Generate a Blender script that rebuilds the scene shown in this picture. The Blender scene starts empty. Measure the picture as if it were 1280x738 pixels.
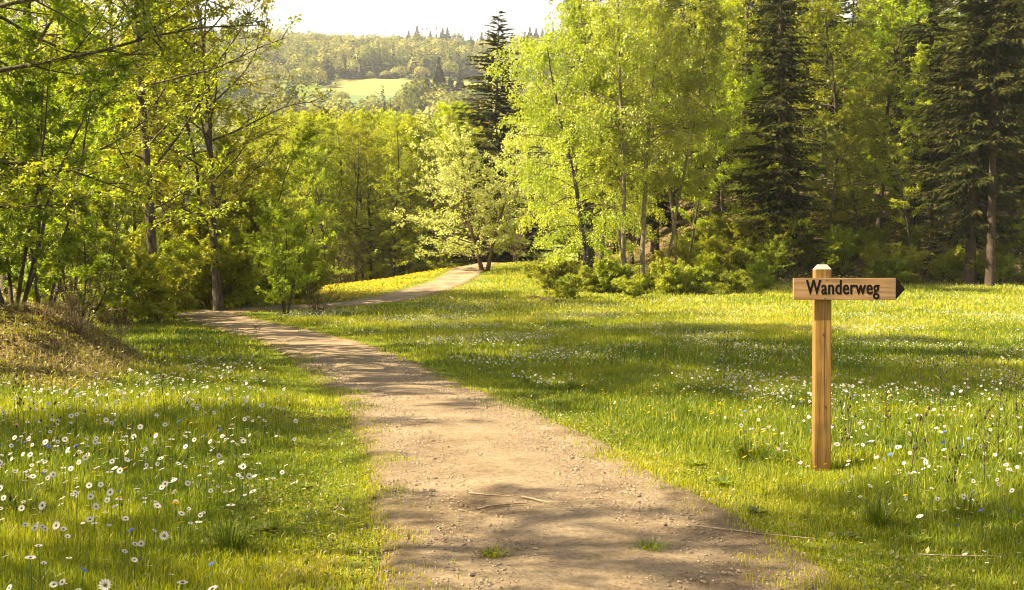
import bpy, math, random
import numpy as np
from mathutils import Vector

PI = math.pi
rad = math.radians
S = bpy.context.scene
COL = S.collection
F = 1422.2            # focal length in photo pixels
EYE = 1.6
HOR = 345.0           # photo row of the horizon
TS = Vector((-0.985, -0.12, 0)).normalized()
SUN_EL = rad(43)
SUN_AZ = math.atan2(TS.x, TS.y)

# ------------------------------------------------------------------ basics
def sm(a, b, x):
    t = np.clip((x - a) / (b - a), 0, 1)
    return t * t * (3 - 2 * t)

def vnoise(x, y, s=1.0, seed=0):
    r = np.random.default_rng(seed)
    out = 0
    for k in range(6):
        a = r.uniform(0, 2 * PI); f = s * r.uniform(.6, 1.7)
        out = out + np.sin(f * (x * math.cos(a) + y * math.sin(a)) + r.uniform(0, 6.28) + 1.3 * np.sin(.6 * f * (x * math.sin(a) - y * math.cos(a))))
    return out / 6 * 1.6

XB_Y = [0, 12, 16, 20, 25, 30, 36, 45, 60, 90]
XB_X = [-5.8, -5.2, -5.3, -6.0, -8.9, -10.8, -13.5, -16, -20, -26]

def h(x, y):
    x = np.asarray(x, float); y = np.asarray(y, float)
    yc = np.where(x < -2, np.clip(74 + 2.7 * (x + 2), 42, 74), 74.0)
    ye = np.minimum(y, yc)
    z = .0009 * np.maximum(ye - 22, 0) ** 2
    ov = np.maximum(y - yc, 0)
    z = z - .0022 * np.minimum(ov, 20) ** 2 - .02 * np.clip(ov - 20, 0, 60)
    z = z * np.exp(-np.maximum(y - 120, 0) / 60)
    # wooded slope to the right
    m = sm(3, 17, x - .04 * np.maximum(y - 60, 0))
    s = np.maximum(y - 57, 0)
    z = z + m * 26 * (1 - np.exp(-(.21 * s) / 26)) * sm(0, 5, s)
    # earth bank on the left
    xb = np.interp(y, XB_Y, XB_X)
    b = sm(-.3, 2.9, xb - x) * .9 + .05 * np.clip(xb - x, 0, 60)
    z = z + b * sm(14.4, 17.2, y + .35 * (x + 6.3)) * (1 - .55 * sm(24, 36, y)) * (1 + .24 * vnoise(x, y, 1.9, 5) + .10 * vnoise(x, y, 6.5, 6))
    # far hill
    top = 202 - .035 * (x + 180) + 4 * np.sin(x * .021 + 1) + 2 * np.sin(x * .057)
    hill = .26 * np.maximum(y - 250, 0)
    z = z + top * (1 - np.exp(-(hill / top) ** 1.0 * 1.0)) * 0 + np.minimum(hill, top + .02 * (hill - top))
    z = z + .035 * vnoise(x, y, .55, 3) * sm(3, 8, y) * (1 - sm(60, 90, y))
    return z

def at(px, D):
    return (px - 640) / F * D

def gz(x, y): return float(h(x, y))

def to_px(x, y, z):
    return 640 + x / y * F, HOR - (z - EYE) / y * F

# ------------------------------------------------------------------ objects
def link(name, data, parent=None, loc=None):
    o = bpy.data.objects.new(name, data)
    COL.objects.link(o)
    if parent: o.parent = parent
    if loc is not None: o.location = loc
    return o

def tag(o, label=None, cat=None, group=None, kind=None):
    if label: o['label'] = label
    if cat: o['category'] = cat
    if group: o['group'] = group
    if kind: o['kind'] = kind
    return o

def empty(name, loc, rz=0, sc=1):
    o = link(name, None, loc=loc)
    o.empty_display_size = .2
    o.rotation_euler = (0, 0, rz); o.scale = (sc, sc, sc) if np.isscalar(sc) else sc
    return o

def quadmesh(name, V, Q, mats, tint=None, smooth=False, midx=None, n=4, attrs=None):
    """V (N,3), Q (M,n) indices"""
    me = bpy.data.meshes.new(name)
    V = np.ascontiguousarray(V, dtype=np.float32); Q = np.ascontiguousarray(Q, dtype=np.int32)
    me.vertices.add(len(V)); me.vertices.foreach_set('co', V.ravel())
    me.loops.add(Q.size); me.loops.foreach_set('vertex_index', Q.ravel())
    me.polygons.add(len(Q))
    me.polygons.foreach_set('loop_start', np.arange(0, Q.size, n, dtype=np.int32))
    if midx is not None: me.polygons.foreach_set('material_index', np.asarray(midx, np.int32))
    me.polygons.foreach_set('use_smooth', np.full(len(Q), smooth))
    for m in (mats if isinstance(mats, (list, tuple)) else [mats]): me.materials.append(m)
    me.update(calc_edges=True)
    if tint is not None:
        a = me.attributes.new('tint', 'FLOAT', 'FACE'); a.data.foreach_set('value', np.asarray(tint, np.float32))
    for k, v in (attrs or {}).items():
        a = me.attributes.new(k, 'FLOAT', 'POINT'); a.data.foreach_set('value', np.asarray(v, np.float32))
    return me

# ------------------------------------------------------------------ materials
def newmat(name):
    m = bpy.data.materials.new(name); m.use_nodes = True
    nt = m.node_tree; nt.nodes.clear()
    out = nt.nodes.new('ShaderNodeOutputMaterial')
    return m, nt, out

def N(nt, t, **kw):
    n = nt.nodes.new(t)
    for k, v in kw.items():
        if k in n.inputs.keys() if isinstance(k, str) else False: n.inputs[k].default_value = v
        else: setattr(n, k, v)
    return n

def ramp(nt, stops):
    r = nt.nodes.new('ShaderNodeValToRGB')
    e = r.color_ramp.elements
    while len(e) > len(stops): e.remove(e[-1])
    while len(e) < len(stops): e.new(.5)
    for i, (p, c) in enumerate(stops):
        e[i].position = p; e[i].color = (*c, 1)
    return r

def leafmat(name, stops, trans=.45, tcol=(1.35, 1.2, .45), gloss=.05, rough=.45, vary=.25):
    m, nt, out = newmat(name); L = nt.links.new
    a = N(nt, 'ShaderNodeAttribute', attribute_name='tint')
    r = ramp(nt, stops); L(a.outputs['Fac'], r.inputs[0])
    oi = N(nt, 'ShaderNodeObjectInfo')
    mr = N(nt, 'ShaderNodeMapRange'); mr.inputs[3].default_value = 1 - vary; mr.inputs[4].default_value = 1 + vary
    L(oi.outputs['Random'], mr.inputs[0])
    hs = N(nt, 'ShaderNodeHueSaturation'); L(r.outputs[0], hs.inputs['Color']); L(mr.outputs[0], hs.inputs['Value'])
    mr2 = N(nt, 'ShaderNodeMapRange'); mr2.inputs[3].default_value = .485; mr2.inputs[4].default_value = .515
    L(oi.outputs['Random'], mr2.inputs[0]); L(mr2.outputs[0], hs.inputs['Hue'])
    d = N(nt, 'ShaderNodeBsdfDiffuse'); L(hs.outputs[0], d.inputs[0])
    tm = N(nt, 'ShaderNodeMix', data_type='RGBA', blend_type='MULTIPLY'); tm.inputs[0].default_value = 1
    L(hs.outputs[0], tm.inputs[6]); tm.inputs[7].default_value = (*tcol, 1)
    t = N(nt, 'ShaderNodeBsdfTranslucent'); L(tm.outputs[2], t.inputs[0])
    mx = N(nt, 'ShaderNodeMixShader'); mx.inputs[0].default_value = trans
    L(d.outputs[0], mx.inputs[1]); L(t.outputs[0], mx.inputs[2])
    g = N(nt, 'ShaderNodeBsdfGlossy'); g.inputs['Roughness'].default_value = rough
    mg = N(nt, 'ShaderNodeMixShader'); mg.inputs[0].default_value = gloss
    L(mx.outputs[0], mg.inputs[1]); L(g.outputs[0], mg.inputs[2]); L(mg.outputs[0], out.inputs[0])
    return m

def noisemat(name, stops, scale=8, stretch=(1, 1, 1), rough=.85, bump=.3, detail=8, spec=.2, bscale=None):
    m, nt, out = newmat(name); L = nt.links.new
    tc = N(nt, 'ShaderNodeTexCoord'); mp = N(nt, 'ShaderNodeMapping'); mp.inputs['Scale'].default_value = stretch
    L(tc.outputs['Object'], mp.inputs[0])
    n = N(nt, 'ShaderNodeTexNoise'); n.inputs['Scale'].default_value = scale; n.inputs['Detail'].default_value = detail; n.inputs['Roughness'].default_value = .65
    L(mp.outputs[0], n.inputs['Vector'])
    r = ramp(nt, stops); L(n.outputs['Fac'], r.inputs[0])
    b = N(nt, 'ShaderNodeBsdfPrincipled'); b.inputs['Roughness'].default_value = rough; b.inputs['Specular IOR Level'].default_value = spec
    L(r.outputs[0], b.inputs['Base Color'])
    bp = N(nt, 'ShaderNodeBump'); bp.inputs['Strength'].default_value = bump; bp.inputs['Distance'].default_value = .03
    L(n.outputs['Fac'], bp.inputs['Height']); L(bp.outputs[0], b.inputs['Normal'])
    L(b.outputs[0], out.inputs[0])
    return m

M = {}
M['lime'] = leafmat('leaf_lime', [(0, (.19, .24, .012)), (.5, (.35, .385, .018)), (1, (.48, .46, .04))], .56, (1.12, 1.15, .4))
M['green'] = leafmat('leaf_green', [(0, (.14, .185, .010)), (.5, (.27, .315, .014)), (1, (.42, .43, .025))], .55, (1.12, 1.15, .4))
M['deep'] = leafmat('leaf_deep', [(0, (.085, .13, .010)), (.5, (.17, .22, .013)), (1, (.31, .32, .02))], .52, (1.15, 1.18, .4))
M['gold'] = leafmat('leaf_gold', [(0, (.23, .27, .012)), (.5, (.38, .41, .018)), (1, (.52, .49, .04))], .56, (1.12, 1.12, .4))
M['pale'] = leafmat('leaf_pale', [(0, (.36, .40, .09)), (.5, (.50, .52, .15)), (1, (.62, .61, .25))], .48, (1.06, 1.05, .75))
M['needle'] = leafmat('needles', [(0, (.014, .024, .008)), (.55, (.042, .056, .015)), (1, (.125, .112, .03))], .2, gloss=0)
M['ivy'] = leafmat('leaf_ivy', [(0, (.012, .03, .008)), (1, (.04, .075, .018))], .2, gloss=.1)
M['farleaf'] = leafmat('leaf_distant', [(0, (.016, .030, .018)), (.3, (.028, .046, .022)), (.45, (.10, .13, .03)), (.75, (.20, .22, .045)), (1, (.34, .33, .10))], .2, gloss=0, vary=.12)
M['grass'] = leafmat('grass_blade', [(0, (.055, .10, .010)), (.4, (.16, .21, .012)), (.75, (.36, .37, .018)), (1, (.50, .42, .11))], .5, (1.25, 1.18, .35), gloss=.03, vary=0)
M['dry'] = leafmat('dry_stalk', [(0, (.085, .06, .028)), (.5, (.23, .18, .065)), (1, (.46, .40, .15))], .3, (1.1, 1.05, .7), vary=0)
M['bark'] = noisemat('bark_grey', [(.3, (.022, .017, .012)), (.5, (.065, .05, .034)), (.7, (.15, .125, .085))], 7, (1.6, 1.6, .35), bump=.9)
M['bark_birch'] = noisemat('bark_pale', [(.3, (.07, .052, .032)), (.5, (.17, .135, .085)), (.72, (.32, .27, .18))], 8, (1.4, 1.4, .5), bump=.6)
M['bark_spruce'] = noisemat('bark_spruce', [(.3, (.022, .015, .010)), (.55, (.06, .042, .028)), (.75, (.13, .10, .065))], 9, (1.3, 1.3, .5), bump=.9)
M['twig'] = noisemat('bark_twig', [(.35, (.07, .045, .028)), (.65, (.17, .115, .07))], 12, bump=.3)
M['stone'] = noisemat('stone', [(.3, (.11, .08, .052)), (.5, (.235, .183, .126)), (.7, (.40, .335, .25))], 30, bump=.6)
M['stick'] = noisemat('dry_stick', [(.3, (.14, .10, .06)), (.7, (.42, .33, .22))], 20, (1, 1, 1), bump=.5)

def simple(name, col, rough=.6, trans=0, spec=.3):
    m, nt, out = newmat(name); L = nt.links.new
    b = N(nt, 'ShaderNodeBsdfPrincipled'); b.inputs['Roughness'].default_value = rough; b.inputs['Specular IOR Level'].default_value = spec
    n = N(nt, 'ShaderNodeTexNoise'); n.inputs['Scale'].default_value = 60
    r = ramp(nt, [(.3, tuple(c * .8 for c in col)), (.7, col)]); L(n.outputs['Fac'], r.inputs[0])
    L(r.outputs[0], b.inputs['Base Color'])
    if trans:
        t = N(nt, 'ShaderNodeBsdfTranslucent'); L(r.outputs[0], t.inputs[0])
        mx = N(nt, 'ShaderNodeMixShader'); mx.inputs[0].default_value = trans
        L(b.outputs[0], mx.inputs[1]); L(t.outputs[0], mx.inputs[2]); L(mx.outputs[0], out.inputs[0])
    else: L(b.outputs[0], out.inputs[0])
    return m
M['white'] = simple('petal_white', (.72, .69, .64), .6, .35)
M['pink'] = simple('petal_pink', (.62, .36, .46), .6, .35)
M['yellow'] = simple('petal_yellow', (.85, .56, .02), .6, .3)
M['blue'] = simple('petal_blue', (.10, .16, .55), .6, .3)
M['centre'] = simple('flower_centre', (.13, .075, .015), .8)
M['stem'] = simple('flower_stem', (.09, .14, .025), .6, .2)
M['seed'] = simple('seed_head', (.055, .035, .022), .8)

# ------------------------------------------------------------------ ground
def ground_material():
    m, nt, out = newmat('meadow_soil'); L = nt.links.new
    tc = N(nt, 'ShaderNodeTexCoord')
    def noise(s, d=6):
        n = N(nt, 'ShaderNodeTexNoise'); n.inputs['Scale'].default_value = s; n.inputs['Detail'].default_value = d
        n.inputs['Roughness'].default_value = .65
        L(tc.outputs['Object'], n.inputs['Vector']); return n
    n1 = noise(.8); n2 = noise(14); n3 = noise(6)
    g = ramp(nt, [(.3, (.06, .095, .016)), (.55, (.13, .165, .02)), (.75, (.22, .22, .03))]); L(n1.outputs['Fac'], g.inputs[0])
    l = ramp(nt, [(.3, (.05, .032, .018)), (.5, (.12, .08, .042)), (.68, (.23, .155, .08)), (.8, (.30, .22, .12))]); L(n3.outputs['Fac'], l.inputs[0])
    d = ramp(nt, [(.3, (.055, .038, .022)), (.55, (.15, .105, .055)), (.75, (.28, .21, .10))]); L(n2.outputs['Fac'], d.inputs[0])
    a1 = N(nt, 'ShaderNodeAttribute', attribute_name='litter'); a2 = N(nt, 'ShaderNodeAttribute', attribute_name='bank')
    x1 = N(nt, 'ShaderNodeMix', data_type='RGBA'); L(a1.outputs['Fac'], x1.inputs[0]); L(g.outputs[0], x1.inputs[6]); L(l.outputs[0], x1.inputs[7])
    x2 = N(nt, 'ShaderNodeMix', data_type='RGBA'); L(a2.outputs['Fac'], x2.inputs[0]); L(x1.outputs[2], x2.inputs[6]); L(d.outputs[0], x2.inputs[7])
    b = N(nt, 'ShaderNodeBsdfPrincipled'); b.inputs['Roughness'].default_value = .95; b.inputs['Specular IOR Level'].default_value = .1
    L(x2.outputs[2], b.inputs['Base Color'])
    bp = N(nt, 'ShaderNodeBump'); bp.inputs['Strength'].default_value = .8; bp.inputs['Distance'].default_value = .06
    L(n2.outputs['Fac'], bp.inputs['Height']); L(bp.outputs[0], b.inputs['Normal']); L(b.outputs[0], out.inputs[0])
    return m

rs = np.concatenate([[.05], 1.0 * 1.03 ** np.arange(0, 275)])
nr, nth = len(rs), 720
th = np.linspace(0, 2 * PI, nth, endpoint=False)
RR, TT = np.meshgrid(rs, th, indexing='ij')
gx, gy = RR * np.sin(TT), RR * np.cos(TT)
gzv = h(gx, gy)
GV = np.stack([gx, gy, gzv], -1).reshape(-1, 3)
i, j = np.meshgrid(np.arange(nr - 1), np.arange(nth), indexing='ij')
j2 = (j + 1) % nth
GQ = np.stack([i * nth + j, i * nth + j2, (i + 1) * nth + j2, (i + 1) * nth + j], -1).reshape(-1, 4)[:, ::-1]

def litter(x, y):
    xb = np.interp(y, XB_Y, XB_X)
    right = sm(4, 9, x) * sm(56.5, 60, y + .6 * vnoise(x, y, .9, 8)) * (1 - sm(220, 260, y))
    left = sm(1.5, 4, xb - x) * sm(18, 22, y) * (1 - sm(220, 260, y))
    val = sm(76, 84, y) * (1 - sm(220, 260, y))
    return np.maximum(np.maximum(right, left), val)
def bankm(x, y):
    xb = np.interp(y, XB_Y, XB_X)
    return sm(.1, .9, xb - x + .3 * vnoise(x, y, 2.2, 9)) * sm(14.5, 15.8, y + .35 * (x + 6.3)) * (1 - sm(24, 30, y))
ground = link('ground', quadmesh('ground', GV, GQ, ground_material(), smooth=True,
              attrs={'litter': litter(GV[:, 0], GV[:, 1]), 'bank': bankm(GV[:, 0], GV[:, 1])}))
tag(ground, 'rolling meadow ground between the woods with an earth bank at left', kind='structure')

# ------------------------------------------------------------------ footpath
PC = np.array([(.75, 0), (.62, 3.5), (.53, 5.8), (.18, 8.2), (-.17, 10), (-.6, 12.1), (-1.38, 15.4), (-2.0, 17.6), (-3.75, 24), (-6.1, 30), (-8.9, 35.5),
               (-10.3, 38.6), (-10.5, 40.6), (-9.6, 42.2), (-8.2, 43), (-6.7, 44.2), (-5.4, 47), (-4.3, 53), (-3.1, 62), (-2.5, 70), (-1.0, 80), (2, 92)])
def catmull(P, k=14):
    P = np.vstack([2 * P[0] - P[1], P, 2 * P[-1] - P[-2]])
    o = []
    for a in range(1, len(P) - 2):
        for t in np.linspace(0, 1, k, endpoint=False):
            p0, p1, p2, p3 = P[a - 1:a + 3]
            o.append(.5 * (2 * p1 + (p2 - p0) * t + (2 * p0 - 5 * p1 + 4 * p2 - p3) * t * t + (3 * p1 - p0 - 3 * p2 + p3) * t ** 3))
    return np.array(o)
PL = catmull(PC)
dl = np.r_[0, np.cumsum(np.linalg.norm(np.diff(PL, axis=0), axis=1))]
PL2 = np.stack([np.interp(np.arange(0, dl[-1], .25), dl, PL[:, k]) for k in (0, 1)], 1)
PHW = np.interp(PL2[:, 1], [0, 8, 15, 24, 45, 70], [1.22, 1.18, 1.0, 1.08, 1.05, 1.0])

def path_dist(x, y):
    """distance outside (+) or inside (-) of the path's edge"""
    out = np.full(len(x), 1e9)
    for s in range(0, len(x), 20000):
        dx = x[s:s + 20000, None] - PL2[None, ::2, 0]; dy = y[s:s + 20000, None] - PL2[None, ::2, 1]
        d = np.sqrt(dx * dx + dy * dy) - PHW[None, ::2]
        out[s:s + 20000] = d.min(1)
    return out

tg = np.gradient(PL2, axis=0); tg /= np.linalg.norm(tg, axis=1)[:, None]
nrm = np.stack([tg[:, 1], -tg[:, 0]], 1)
us = np.linspace(-1, 1, 25)
ew = PHW[:, None] * (1 + .06 * vnoise(PL2[:, :1] * 1, PL2[:, 1:] * 1 + np.sign(us)[None] * 40, 2.2, 11)) + .12
X = PL2[:, :1] + nrm[:, :1] * us[None] * ew
Y = PL2[:, 1:] + nrm[:, 1:] * us[None] * ew
au = np.abs(us)[None]
Z = h(X, Y) + .040 - .075 * sm(.84, 1.0, au) + .012 * vnoise(X, Y, 5.0, 12) * (au < .9) - .014 * np.exp(-((au - .5) / .16) ** 2)
npth, nu = X.shape
i, j = np.meshgrid(np.arange(npth - 1), np.arange(nu - 1), indexing='ij')
PQ = np.stack([i * nu + j, i * nu + j + 1, (i + 1) * nu + j + 1, (i + 1) * nu + j], -1).reshape(-1, 4)

def path_material():
    m, nt, out = newmat('gritty_path'); L = nt.links.new
    tc = N(nt, 'ShaderNodeTexCoord')
    def noise(s, d=8, r=.7):
        n = N(nt, 'ShaderNodeTexNoise'); n.inputs['Scale'].default_value = s; n.inputs['Detail'].default_value = d; n.inputs['Roughness'].default_value = r
        L(tc.outputs['Object'], n.inputs['Vector']); return n
    n1, n2, n3 = noise(1.1, 5), noise(24, 10, .75), noise(90, 4)
    c = ramp(nt, [(.32, (.18, .128, .076)), (.5, (.30, .23, .146)), (.68, (.38, .30, .20))]); L(n1.outputs['Fac'], c.inputs[0])
    f = ramp(nt, [(.30, (.30, .27, .24)), (.47, (.88, .87, .86)), (.72, (1.35, 1.32, 1.26))]); L(n2.outputs['Fac'], f.inputs[0])
    mu = N(nt, 'ShaderNodeMix', data_type='RGBA', blend_type='MULTIPLY'); mu.inputs[0].default_value = .85
    L(c.outputs[0], mu.inputs[6]); L(f.outputs[0], mu.inputs[7])
    vo = N(nt, 'ShaderNodeTexVoronoi'); vo.inputs['Scale'].default_value = 38; L(tc.outputs['Object'], vo.inputs['Vector'])
    vr = ramp(nt, [(.12, (1, 1, 1)), (.2, (0, 0, 0))]); L(vo.outputs['Distance'], vr.inputs[0])
    sel = N(nt, 'ShaderNodeMath', operation='GREATER_THAN'); sel.inputs[1].default_value = .45
    sx = N(nt, 'ShaderNodeSeparateColor'); L(vo.outputs['Color'], sx.inputs[0]); L(sx.outputs[0], sel.inputs[0])
    mm = N(nt, 'ShaderNodeMath', operation='MULTIPLY'); L(vr.outputs[0], mm.inputs[0]); L(sel.outputs[0], mm.inputs[1])
    sc = ramp(nt, [(0, (.10, .075, .055)), (.5, (.22, .18, .14)), (1, (.5, .45, .38))]); L(sx.outputs[1], sc.inputs[0])
    m2 = N(nt, 'ShaderNodeMix', data_type='RGBA'); L(mm.outputs[0], m2.inputs[0]); L(mu.outputs[2], m2.inputs[6]); L(sc.outputs[0], m2.inputs[7])
    ea = N(nt, 'ShaderNodeAttribute', attribute_name='edge'); n4 = noise(5, 6, .7)
    em = N(nt, 'ShaderNodeMath', operation='MULTIPLY_ADD'); em.inputs[1].default_value = .9; L(n4.outputs['Fac'], em.inputs[0]); L(ea.outputs['Fac'], em.inputs[2])
    er = ramp(nt, [(.0, (0, 0, 0)), (.5, (.9, .9, .9))]); er.color_ramp.elements[0].position = .55
    es = N(nt, 'ShaderNodeMath', operation='SUBTRACT'); es.inputs[1].default_value = .62; L(em.outputs[0], es.inputs[0])
    er.color_ramp.elements[0].position = .45; er.color_ramp.elements[1].position = .85; L(es.outputs[0], er.inputs[0])
    m4 = N(nt, 'ShaderNodeMix', data_type='RGBA'); L(er.outputs[0], m4.inputs[0]); L(m2.outputs[2], m4.inputs[6]); m4.inputs[7].default_value = (.16, .115, .06, 1)
    b = N(nt, 'ShaderNodeBsdfPrincipled'); b.inputs['Roughness'].default_value = .95; b.inputs['Specular IOR Level'].default_value = .15
    L(m4.outputs[2], b.inputs['Base Color'])
    ad = N(nt, 'ShaderNodeMath', operation='ADD'); L(n2.outputs['Fac'], ad.inputs[0])
    m3 = N(nt, 'ShaderNodeMath', operation='MULTIPLY'); m3.inputs[1].default_value = .5; L(mm.outputs[0], m3.inputs[0])
    L(m3.outputs[0], ad.inputs[1])
    bp = N(nt, 'ShaderNodeBump'); bp.inputs['Strength'].default_value = 1.0; bp.inputs['Distance'].default_value = .05
    L(ad.outputs[0], bp.inputs['Height'])
    L(bp.outputs[0], b.inputs['Normal']); L(b.outputs[0], out.inputs[0])
    return m
tag(link('footpath', quadmesh('footpath', np.stack([X, Y, Z], -1).reshape(-1, 3), PQ[:, ::-1], path_material(), smooth=True, attrs={'edge': np.broadcast_to(np.abs(us)[None], X.shape).ravel()})),
    'winding gritty tan footpath through the meadow', kind='structure')
if bpy.data.meshes['footpath'].polygons[0].normal.z < 0: bpy.data.meshes['footpath'].flip_normals()
if bpy.data.meshes['ground'].polygons[5000].normal.z < 0: bpy.data.meshes['ground'].flip_normals()

# ------------------------------------------------------------------ plant growing
def nz(v): return v / np.maximum(np.linalg.norm(v, axis=-1, keepdims=True), 1e-9)

def polyb(rng, p, d, L, n, wig, bend):
    pts = [p]; d = nz(d)
    for k in range(n):
        d = d + rng.normal(0, wig, d.shape); d[:, 2] += bend / n
        d = nz(d); p = p + d * (L / n)[:, None]; pts.append(p)
    return np.stack(pts, 1)

def along(pts, t):
    n = pts.shape[1]; s = np.clip(t, 0, .9999) * (n - 1); i = s.astype(int); f = (s - i)[..., None]
    m = np.arange(len(pts))[:, None]
    a, b = pts[m, i], pts[m, i + 1]
    return a * (1 - f) + b * f, nz(b - a)

def spawn(rng, pts, L, k, t0, t1, ang, ratio, taper=.6, flat=.35, radial=False):
    m = len(pts)
    t = t0 + (t1 - t0) * (np.arange(k)[None] + rng.uniform(0, 1, (m, k))) / k
    b, tn = along(pts, t)
    ref = np.where(np.abs(tn[..., 2:]) > .95, np.array([1., 0, 0]), np.array([0, 0, 1.]))
    side = nz(np.cross(tn, ref)); up = np.cross(side, tn)
    if radial: phi = np.arange(k)[None] * 2.4 + rng.uniform(0, 6.28, (m, 1)) + rng.normal(0, .4, (m, k))
    else: phi = (np.arange(k)[None] % 2) * PI + rng.normal(0, flat, (m, k)) + PI * (rng.uniform(0, 1, (m, 1)) > .5)
    per = np.cos(phi)[..., None] * side + np.sin(phi)[..., None] * up
    a = (ang if np.isscalar(ang) else ang(t)) + rng.normal(0, .15, (m, k))
    d = np.cos(a)[..., None] * tn + np.sin(a)[..., None] * per
    LL = (L[:, None] if ratio is not None else 1) * ((ratio if np.isscalar(ratio) else 1) * (1 - taper * t)) * rng.uniform(.65, 1.2, (m, k))
    return b.reshape(-1, 3), d.reshape(-1, 3), LL.ravel(), t.ravel(), np.repeat(np.arange(m), k)

class Buf:
    def __init__(s): s.v, s.q, s.n, s.m = [], [], 0, []
    def add(s, V, Q, mi=0):
        s.v.append(V); s.q.append(Q + s.n); s.n += len(V); s.m.append(np.full(len(Q), mi))
    def tubes(s, P, R, sides, mi=0):
        m, n = P.shape[:2]
        tn = nz(np.gradient(P, axis=1))
        ref = np.where(np.abs(nz(P[:, -1] - P[:, 0])[:, None, 2:]) > .8, np.array([1., 0, 0]), np.array([0, 0, 1.]))
        u = nz(np.cross(tn, np.broadcast_to(ref, tn.shape))); w = np.cross(tn, u)
        a = np.arange(sides) * 2 * PI / sides
        V = P[:, :, None] + R[:, :, None, None] * (np.cos(a)[None, None, :, None] * u[:, :, None] + np.sin(a)[None, None, :, None] * w[:, :, None])
        idx = np.arange(m * n * sides).reshape(m, n, sides)
        b = np.roll(idx, -1, axis=2)
        Q = np.stack([idx[:, :-1], b[:, :-1], b[:, 1:], idx[:, 1:]], -1).reshape(-1, 4)
        s.add(V.reshape(-1, 3), Q, mi)
    def mesh(s, name, mats, smooth=True, tint=None):
        return quadmesh(name, np.vstack(s.v), np.vstack(s.q), mats, smooth=smooth, midx=np.concatenate(s.m), tint=tint)

def leafquads(base, d, nrmv, size, wr):
    d = nz(d); side = nz(np.cross(d, nrmv)); L = size[:, None]; W = (size * wr)[:, None] * .5
    up = np.cross(side, d)
    mid = base + d * L * .45 + up * L * .06
    V = np.stack([base, mid + side * W, base + d * L - up * L * .05, mid - side * W], 1)
    return V.reshape(-1, 3), np.arange(len(base) * 4).reshape(-1, 4)

def leaves_on(rng, pts, k, size, flat, t0=.1, spread=.8, wr=.62, jit=.4, hang=0):
    m = len(pts)
    t = rng.uniform(t0, 1, (m, k)); b, tn = along(pts, t)
    b = b.reshape(-1, 3); tn = tn.reshape(-1, 3)
    d = tn + rng.normal(0, spread, tn.shape); d[:, 2] -= hang
    nr_ = nz(rng.normal(0, 1, tn.shape)); nr_[:, 2] = np.abs(nr_[:, 2]); nr_ = nr_ * (1 - flat) + np.array([0, 0, flat])
    sz = size * rng.uniform(.65, 1.25, len(b))
    b = b + rng.normal(0, jit * size, b.shape)
    return b, d, nr_, sz

PROF = {'round': lambda t: np.clip(np.sin(PI * (.18 + .76 * t)), .05, 1) ** .7,
        'tall': lambda t: np.clip(1.05 - .72 * t ** 1.6, .1, 1) * np.clip(.55 + 2 * t, 0, 1),
        'cone': lambda t: 1.05 - .95 * t,
        'vase': lambda t: np.clip(.45 + .8 * t - .6 * t ** 3, .1, 1)}

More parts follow.
